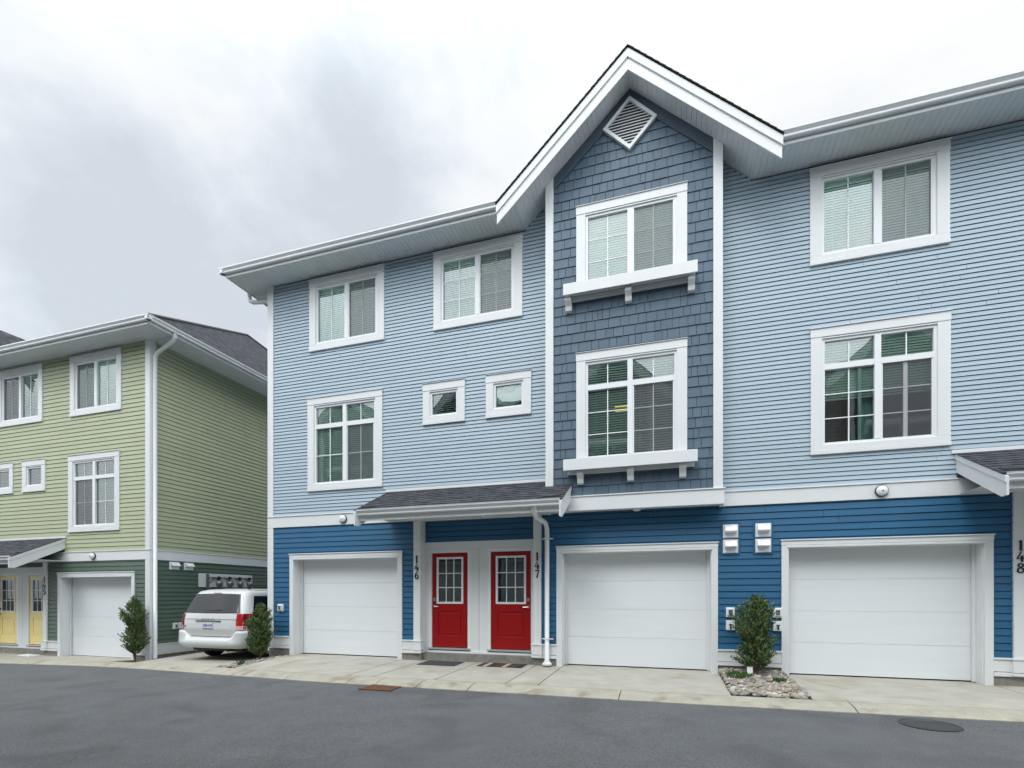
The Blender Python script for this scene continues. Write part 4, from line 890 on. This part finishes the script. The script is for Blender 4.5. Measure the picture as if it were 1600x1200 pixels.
# ------------------------------------------------------------ shrubs
def shrub(loc, h, w, label, seed, dense=1.0):
    rnd = random.Random(seed); root = thing('conifer_shrub', label, 'shrub', loc, group='young conifers along the facade')
    m = MB(); stems = []
    for i in range(4):
        a = rnd.uniform(0, 6.28); q = .05 * w if i else 0
        p = [(0, 0, -.05), (q * math.cos(a), q * math.sin(a), h * .12), (2.2 * q * math.cos(a), 2.2 * q * math.sin(a), h * .45), (3 * q * math.cos(a + .4), 3 * q * math.sin(a + .4), h * (.93 if i == 0 else .75))]
        m.tube(p, [.030, .024, .014, .004] if i == 0 else [.02, .015, .010, .003], 7); stems.append(p)
    m.build('trunk', 'bark', root, off=(0, 0, 0), smooth=True)
    m = MB(); nb = int(430 * dense * h)
    lobes = [(rnd.uniform(0, 6.28), rnd.uniform(.15, .95), rnd.uniform(.12, .28)) for _ in range(9)]
    for k in range(nb):
        t = rnd.uniform(.10, 1.0) ** .9; z = h * t; a = rnd.uniform(0, 6.28)
        prof_ = (min(1, (t / .22)) ** .6 * (1 - max(0, (t - .72) / .28) ** 1.6 * .72)) * w / 2
        lob = sum(d * math.exp(-((t - tz) / .12) ** 2) * max(0, math.cos(a - la)) for la, tz, d in lobes); R_ = prof_ * (.62 + lob * 1.6) * (rnd.uniform(.60, 1.05) if rnd.random() < .8 else rnd.uniform(1.0, 1.25))
        zr0 = max(.05, z - R_ * .75); base = Vector((0.02 * rnd.uniform(-1, 1), .02 * rnd.uniform(-1, 1), zr0)); tip = Vector((R_ * math.cos(a), R_ * math.sin(a), z + rnd.uniform(0, .10)))
        d = tip - base; ln = d.length
        if rnd.random() < .2: m.cur = 1; m.tube([base, base + d * .8], [.004, .0015], 3, False); m.cur = 0
        nl = max(8, int(ln / .013))
        for i in range(nl):
            u = 1 - (i / nl) * rnd.uniform(.35, .75); p = base + d * u
            side = Vector((rnd.uniform(-1, 1), rnd.uniform(-1, 1), rnd.uniform(-.2, 1.2))).normalized(); dr = (d.normalized() * .8 + side).normalized(); L_ = rnd.uniform(.03, .065); wv = dr.cross(Vector((rnd.uniform(-1, 1), rnd.uniform(-1, 1), rnd.uniform(-1, 1)))).normalized() * rnd.uniform(.006, .011)
            q = p + dr * L_; mdl = p + dr * L_ * .5; m.face([p, mdl + wv, q, mdl - wv])
    m.build('crown', ['leaf', 'bark'], root, off=(0, 0, 0)); return root
shrub((1.43, -.42, .04), 1.32, .72, 'bushy dark green conifer in the stone bed between two garage doors', 11, .9)
shrub((-9.40, -.42, -.13), 1.28, .62, 'leafy conifer at the corner of the blue row, in front of the minivan', 12, 1.05)
shrub((-13.62, -.34, -.30), 1.62, .60, 'tallest slim conifer standing by the corner of the green row', 13, .85)
def tuft(loc, r_, h, n, label, seed):
    rnd = random.Random(seed); m = MB()
    for _ in range(n):
        a = rnd.uniform(0, 6.28); q = r_ * rnd.random() ** .6; x, y = q * math.cos(a), q * math.sin(a); b = rnd.uniform(0, 6.28); l_ = h * rnd.uniform(.4, 1); dx, dy = .5 * l_ * math.cos(b), .5 * l_ * math.sin(b); wx, wy = .006 * math.sin(b), -.006 * math.cos(b)
        m.face([(x - wx, y - wy, -.02), (x + wx, y + wy, -.02), (x + dx * .5 + wx, y + dy * .5 + wy, l_ * .7), (x + dx, y + dy, l_), (x + dx * .5 - wx, y + dy * .5 - wy, l_ * .7)])
    o = m.build('low_plant', 'grass', loc=loc, off=(0, 0, 0)); tag(o, label, 'plant')
tuft((1.12, -.65, .03), .22, .10, 420, 'low green ground plant to the left of the conifer trunk on the stones', 1)
tuft((1.70, -.95, .02), .10, .09, 130, 'small green sprig among the river stones right of the conifer', 2)
tuft((-9.22, -1.15, -.12), .07, .12, 70, 'small green weed on the narrow stone bed near the minivan', 3)
m = MB(); m.box(-.045, .045, 0, .004, 0, .16); o = m.build('plant_tag', 'tag', loc=(1.30, -.60, .05), off=(0, 0, 0)); tag(o, 'white plant tag at the foot of the conifer in the stone bed', 'tag'); o.rotation_euler = (R(-12), 0, 0)

# ------------------------------------------------------------ small things on the ground
def lay(x0, x1, y0, y1, h, mt, name, stripes=None):
    m = MB(); n = 6; xm, ym = (x0 + x1) / 2, (y0 + y1) / 2; zz = lambda x, y: gz(x, y) - gz(xm, ym)
    parts = stripes or [(0, 1, 0)]
    for a, b, mi in parts:
        m.cur = mi; xa, xb = x0 + (x1 - x0) * a, x0 + (x1 - x0) * b
        c = [(xa, y0), (xb, y0), (xb, y1), (xa, y1)]; k = len(m.v); m.v += [(x - xm, y - ym, zz(x, y) + .003) for x, y in c] + [(x - xm, y - ym, zz(x, y) + h) for x, y in c]
        for q in ((4, 5, 6, 7), (0, 1, 5, 4), (1, 2, 6, 5), (2, 3, 7, 6), (3, 0, 4, 7)): m.f.append(tuple(k + i for i in q)); m.mi.append(mi)
    return m.build(name, mt, loc=(xm, ym, gz(xm, ym)), off=(0, 0, 0))
tag(lay(-5.13, -4.27, -.60, -.03, .012, 'mat_grey', 'door_mat'), 'plain charcoal door mat in front of door 146', 'door mat', 'door mats')
st = [(0, .13, 1), (.13, .23, 2), (.23, .40, 0), (.40, .52, 1), (.52, .56, 0), (.56, .66, 2), (.66, .72, 0), (.72, .86, 1), (.86, 1, 0)]
tag(lay(-3.83, -2.87, -.46, -.0, .012, ['mat_black', 'mat_brown', 'mat_beige'], 'door_mat', st), 'door mat striped black, brown and beige in front of door 147', 'door mat', 'door mats')
m = MB(); gy = -2.62; gx0_, gx1_ = -4.86, -4.24; zg = lerp_tab(FZ, -4.5) - .006
for k in range(9): x = gx0_ + .05 + k * (gx1_ - gx0_ - .10) / 8; m.box(x - .022 + 4.55, x + .022 + 4.55, -.20, .16, -.02, .010)
m.box(gx0_ + 4.55, gx1_ + 4.55, -.24, -.201, -.02, .011); m.box(gx0_ + 4.55, gx1_ + 4.55, .161, .20, -.02, .011); m.box(gx0_ + 4.55, gx1_ + 4.55, -.2, .16, -.05, -.024)
tag(m.build('storm_drain', 'rust', loc=(-4.70, gy, zg), off=(0, 0, 0)), 'rusty brown drain grate set in the kerb edge below door 146', 'drain grate')
m = MB(); m.lathe((0, 0, 0), [(.31, -.03), (.31, .004), (.285, .007), (.275, .002), (.05, .002)], 40, 'z')
tag(m.build('manhole_cover', 'iron', loc=(2.98, -2.84, lerp_tab(FZ, 3) - .018), off=(0, 0, 0)), 'dark round manhole cover in the asphalt at lower right', 'manhole')
m = MB(); m.box(-.28, .28, -.13, .13, 0, .035); m.box(-.20, .16, -.10, .08, .035, .05)
tag(m.build('folded_mat', 'tag', loc=(-18.0, -.25, gz(-18, -.25)), off=(0, 0, 0), bevel=.01), 'pale grey folded mat on the paving by the green row', 'mat')

# ------------------------------------------------------------ minivan
VAN = thing('minivan', 'white minivan parked nose-in between the two rows, seen from behind', 'van', (-11.10, -.38, -.225))
VW = 1.02; VL = 5.45
def sm(a, b, t): t = max(0, min(1, (t - a) / (b - a))); return t * t * (3 - 2 * t)
WZ = [(.30, .92), (.42, .99), (.60, 1.02), (.95, 1.03), (1.15, 1.015), (1.25, .985), (1.68, .86), (1.76, .80), (1.81, .68), (1.835, .45)]
YR = [(.30, .10), (.40, .03), (.56, .06), (.60, .105), (.775, .045), (.80, .032), (1.05, .04), (1.22, .08), (1.68, .30), (1.76, .37), (1.81, .52), (1.835, .85)]
YF = [(.30, 5.30), (.45, 5.42), (.75, 5.38), (.92, 5.15), (1.02, 4.55), (1.12, 4.25), (1.68, 3.25), (1.76, 3.05), (1.81, 2.8), (1.835, 2.3)]
def van_pt(s, z, out=0):
    """s in [0,4): 0-1 rear left->right, 1-2 right side rear->front, 2-3 front, 3-4 left side"""
    w = lerp_tab(WZ, z) + out; yr = lerp_tab(YR, z) - out; yf = lerp_tab(YF, z) + out; r_ = .30 if z < 1.7 else .25; k = int(s) % 4; u = s - int(s); cy = .16
    def corner(cx, cy_, sx, sy, a): return (cx + sx * r_ * (1 - math.cos(a)) * 0, 0)
    # straight parts and quarter-ellipse corners
    if k == 0:
        x = -w + 2 * w * u; e_ = max(0, abs(x) - (w - r_)) / r_; bow = .05 * (x / w) ** 2
        return (x, yr + bow + .16 * (1 - math.sqrt(max(0, 1 - e_ ** 2.2))), z)
    if k == 1: y = yr + .05 + .16 + (yf - yr - .21 - .30) * u; return (w, y, z)
    if k == 2:
        x = w - 2 * w * u; e_ = abs(x) / w; return (x, yf - .30 * e_ ** 3.5, z)
    y = yf - .30 - (yf - yr - .21 - .30) * u; return (-w, y, z)
def van_patch(s0, s1, ns, z0, z1, nz, out, edge=None):
    m = MB(); g = []
    for j in range(nz + 1):
        for i in range(ns + 1):
            z = z0 + (z1 - z0) * j / nz; s = s0 + (s1 - s0) * i / ns
            if edge: s, z = edge(i / ns, j / nz)
            g.append(van_pt(s, z, out))
    m.v = g
    for j in range(nz):
        for i in range(ns): q = j * (ns + 1) + i; m.f.append((q, q + 1, q + ns + 2, q + ns + 1)); m.mi.append(0)
    return m
ZL = [.33, .35, .38, .42, .48, .54, .58, .62, .68, .74, .80, .86, .92, 1.0, 1.08, 1.16, 1.22, 1.26, 1.34, 1.42, 1.50, 1.58, 1.64, 1.68, 1.72, 1.76, 1.79, 1.81, 1.825, 1.835]
SS = [i / 32 for i in range(32)] + [1 + i / 24 for i in range(24)] + [2 + i / 16 for i in range(16)] + [3 + i / 24 for i in range(24)]
m = MB(); ns = len(SS)
for z in ZL:
    for s in SS: m.v.append(van_pt(s, z))
def in_wheel(s, z):
    p = van_pt(s, z); return int(s) in (1, 3) and any(math.hypot(p[1] - wy, z - .34) < .37 for wy in (.98, 4.25))
for j in range(len(ZL) - 1):
    for i in range(ns):
        k = (i + 1) % ns
        m.f.append((j * ns + i, j * ns + k, (j + 1) * ns + k, (j + 1) * ns + i)); m.mi.append(0)
m.f.append(tuple((len(ZL) - 1) * ns + i for i in range(ns))); m.mi.append(0)
body = m.build('body', 'car', VAN, off=(0, 0, 0), smooth=True)
# bumper: higher at the corners, with a step in the middle
m = MB(); nb_ = 48; rows_ = [(.345, .0), (.36, .05), (.40, .055), (.41, .075), (.50, .085), (.56, .08)]
for j in range(9):
    for i in range(nb_ + 1):
        s = i / nb_; c = sm(.30, .42, abs(s - .5)); top = .60 + .17 * c
        if j < 6: z, o_ = rows_[j]; z = z if j < 5 else .56 + .14 * c
        else: z, o_ = [(top - .012, .07), (top, .045), (top + .004, -.01)][j - 6]
        m.v.append(van_pt(s, z, o_) if 0 < s < 1 else van_pt(min(max(s, .0001), .9999), z, o_))
for j in range(8):
    for i in range(nb_): q = j * (nb_ + 1) + i; m.f.append((q, q + 1, q + nb_ + 2, q + nb_ + 1)); m.mi.append(0)
# side returns of the bumper
for sd_ in (1, -1):
    k0 = len(m.v)
    for j in range(9):
        z, o_ = (rows_[j] if j < 5 else ((.70, .08) if j == 5 else [(.758, .07), (.77, .045), (.774, -.01)][j - 6]))
        for u in (0, .04, .09):
            p = van_pt(1 + u, z, o_ * (1 - u * 9)); m.v.append((sd_ * p[0], p[1], p[2]))
    for j in range(8):
        for i in range(2): q = k0 + j * 3 + i; m.f.append((q, q + 1, q + 4, q + 3)); m.mi.append(0)
m.build('bumper', 'car', VAN, off=(0, 0, 0), smooth=True)
van_patch(.10, .90, 24, .572, .592, 1, .004, lambda u, v: (.16 + .68 * u, .602 + .028 * v)).build('bumper_gap', 'black', VAN, off=(0, 0, 0))
for sv in (.088, .912):
    van_patch(sv - .003, sv + .003, 1, .62, 1.24, 10, .003).build('panel_gap', 'grey_metal', VAN, off=(0, 0, 0))
van_patch(.09, .91, 20, 1.052, 1.062, 1, .003).build('panel_gap', 'grey_metal', VAN, off=(0, 0, 0))
rwe = lambda u, v: (.5 + (u - .5) * (.86 - .07 * v), 1.235 + (.435) * v + .02 * (1 - 4 * (u - .5) ** 2) * (v - .3))
van_patch(0, 1, 24, 0, 1, 10, .010, lambda u, v: (.5 + (u - .5) * (.90 - .07 * v), 1.222 + (.470) * v + .02 * (1 - 4 * (u - .5) ** 2) * (v - .3))).build('shadow_border', 'black', VAN, off=(0, 0, 0), smooth=True)  # black border round the glass, painting in the shadow under the spoiler lip
van_patch(0, 1, 24, 0, 1, 10, .018, rwe).build('rear_window', 'car_glass', VAN, off=(0, 0, 0), smooth=True)
for sd_ in (1, 3):
    for a, b in ((.05, .29), (.315, .56), (.585, .80)):
        ed = (lambda u, v, a=a, b=b: ((1 if sd_ == 1 else 3) + (a + (b - a) * u if sd_ == 1 else 1 - (a + (b - a) * u)), 1.20 + .44 * v + (.0)))
        van_patch(0, 1, 10, 0, 1, 8, .006, ed).build('side_window', 'car_glass', VAN, off=(0, 0, 0), smooth=True)
van_patch(0, 1, 20, 0, 1, 8, .006, lambda u, v: (2.06 + .88 * u, 1.13 + .52 * v)).build('windshield', 'car_glass', VAN, off=(0, 0, 0), smooth=True)
for sd_ in (-1, 1):
    m = MB(); g = []; ns_, nz_ = 10, 8
    for j in range(nz_ + 1):
        for i in range(ns_ + 1):
            u = i / ns_; v = j / nz_; z = .80 + .40 * v
            p = van_pt(.925 + .0749 * (u * 1.0), z, .014) if u < .6 else None
            if p is None: q = van_pt(1.0 + (u - .6) / .4 * .05, z, .014); p = q if u > .62 else van_pt(.97, z, .014)
            else: p = van_pt(.905 + .012 * v + (.0949 - .012 * v) * (u / .6), z, .014)
            g.append((sd_ * p[0], p[1], p[2]))
    m.v = g
    for j in range(nz_):
        for i in range(ns_): q = j * (ns_ + 1) + i; m.f.append((q, q + 1, q + ns_ + 2, q + ns_ + 1)); m.mi.append(1 if j < 2 else 0)
    m.build('tail_light', ['tail_red', 'tail_clear'], VAN, off=(0, 0, 0), smooth=True)
m = MB(); m.box(-.12, .12, .325, .36, 1.70, 1.725); m.build('brake_light', 'tail_red', VAN, off=(0, 0, 0))
m = MB(); m.box(-.40, .40, .020, .05, 1.010, 1.026); m.build('tailgate_handle', 'black', VAN, off=(0, 0, 0), bevel=.004)
m = MB(); m.tube([(-.10, .085, 1.275), (.36, .085, 1.29)], .008, 6); m.build('rear_wiper', 'black', VAN, off=(0, 0, 0))
m = MB(); m.box(-.155, .155, .022, .034, .83, .985); pl_ = m.build('license_plate', 'plate', VAN, off=(0, 0, 0))
m = MB(); m.box(-.165, .165, .018, .036, .818, .829); m.build('plate_frame', 'black', VAN, off=(0, 0, 0))
def text(txt, size, name, mt, parent, loc, depth=.002, spacing=1.0, rot=(R(90), 0, 0)):
    c = bpy.data.curves.new(name, 'FONT'); c.body = txt; c.size = size; c.extrude = depth; c.align_x = 'CENTER'; c.space_character = spacing; c.offset = .0
    tmp = bpy.data.objects.new('tmp', c); COL.objects.link(tmp); dg = bpy.context.evaluated_depsgraph_get(); me = bpy.data.meshes.new_from_object(tmp.evaluated_get(dg)); bpy.data.objects.remove(tmp)
    me.materials.clear(); me.materials.append(M[mt]); o = bpy.data.objects.new(name, me); COL.objects.link(o); o.parent = parent; o.location = loc; o.rotation_euler = rot; return o
text('DE8 42T', .085, 'plate_lettering', 'plate_ink', pl_, (0, .020, .875))
text('DODGE', .052, 'maker_badge', 'grey_metal', VAN, (0, .036, 1.045), .004, 2.9)
text('CARAVAN', .045, 'model_badge', 'dark_metal', VAN, (-.72, .064, .86), .003)
text('SXT', .050, 'trim_badge', 'dark_metal', VAN, (.70, .062, .86), .003, 1.2)
for sd_ in (-1, 1):
    for wy in (1.0, 4.25):
        m = MB(); m.lathe((sd_ * .98, wy, .335), [(.22, -.01), (.32, -.015), (.335, -.04), (.335, -.20), (.32, -.225), (.22, -.23)] if sd_ > 0 else [(.22, .01), (.32, .015), (.335, .04), (.335, .20), (.32, .225), (.22, .23)], 32, 'x'); w_ = m.build('wheel', 'tyre', VAN, off=(0, 0, 0), smooth=True)
        m = MB(); m.lathe((sd_ * .98, wy, .335), [(.20, -.02 * sd_), (.21, -.008 * sd_), (.06, -.005 * sd_), (.02, 0)], 24, 'x'); m.build('rim', 'alu', w_, off=(0, 0, 0))
for sd_ in (-1, 1):
    m = MB(); m.tube([(sd_ * .70, .62, 1.82), (sd_ * .72, .80, 1.87), (sd_ * .72, 2.6, 1.87), (sd_ * .70, 2.75, 1.82)], .016, 8); m.build('roof_rail', 'black', VAN, off=(0, 0, 0))
    m = MB(); m.tube([(sd_ * .98, 3.55, 1.10), (sd_ * 1.10, 3.52, 1.12)], .03, 8); m.box(*sorted((sd_ * 1.09, sd_ * 1.28)), 3.46, 3.58, 1.05, 1.22); m.build('wing_mirror', 'car', VAN, off=(0, 0, 0), bevel=.02)
m = MB(); m.box(-.80, .80, .30, 5.0, .24, .36); m.tube([(.45, .18, .27), (.45, .9, .27)], .03, 10); m.build('underbody', 'black', VAN, off=(0, 0, 0))
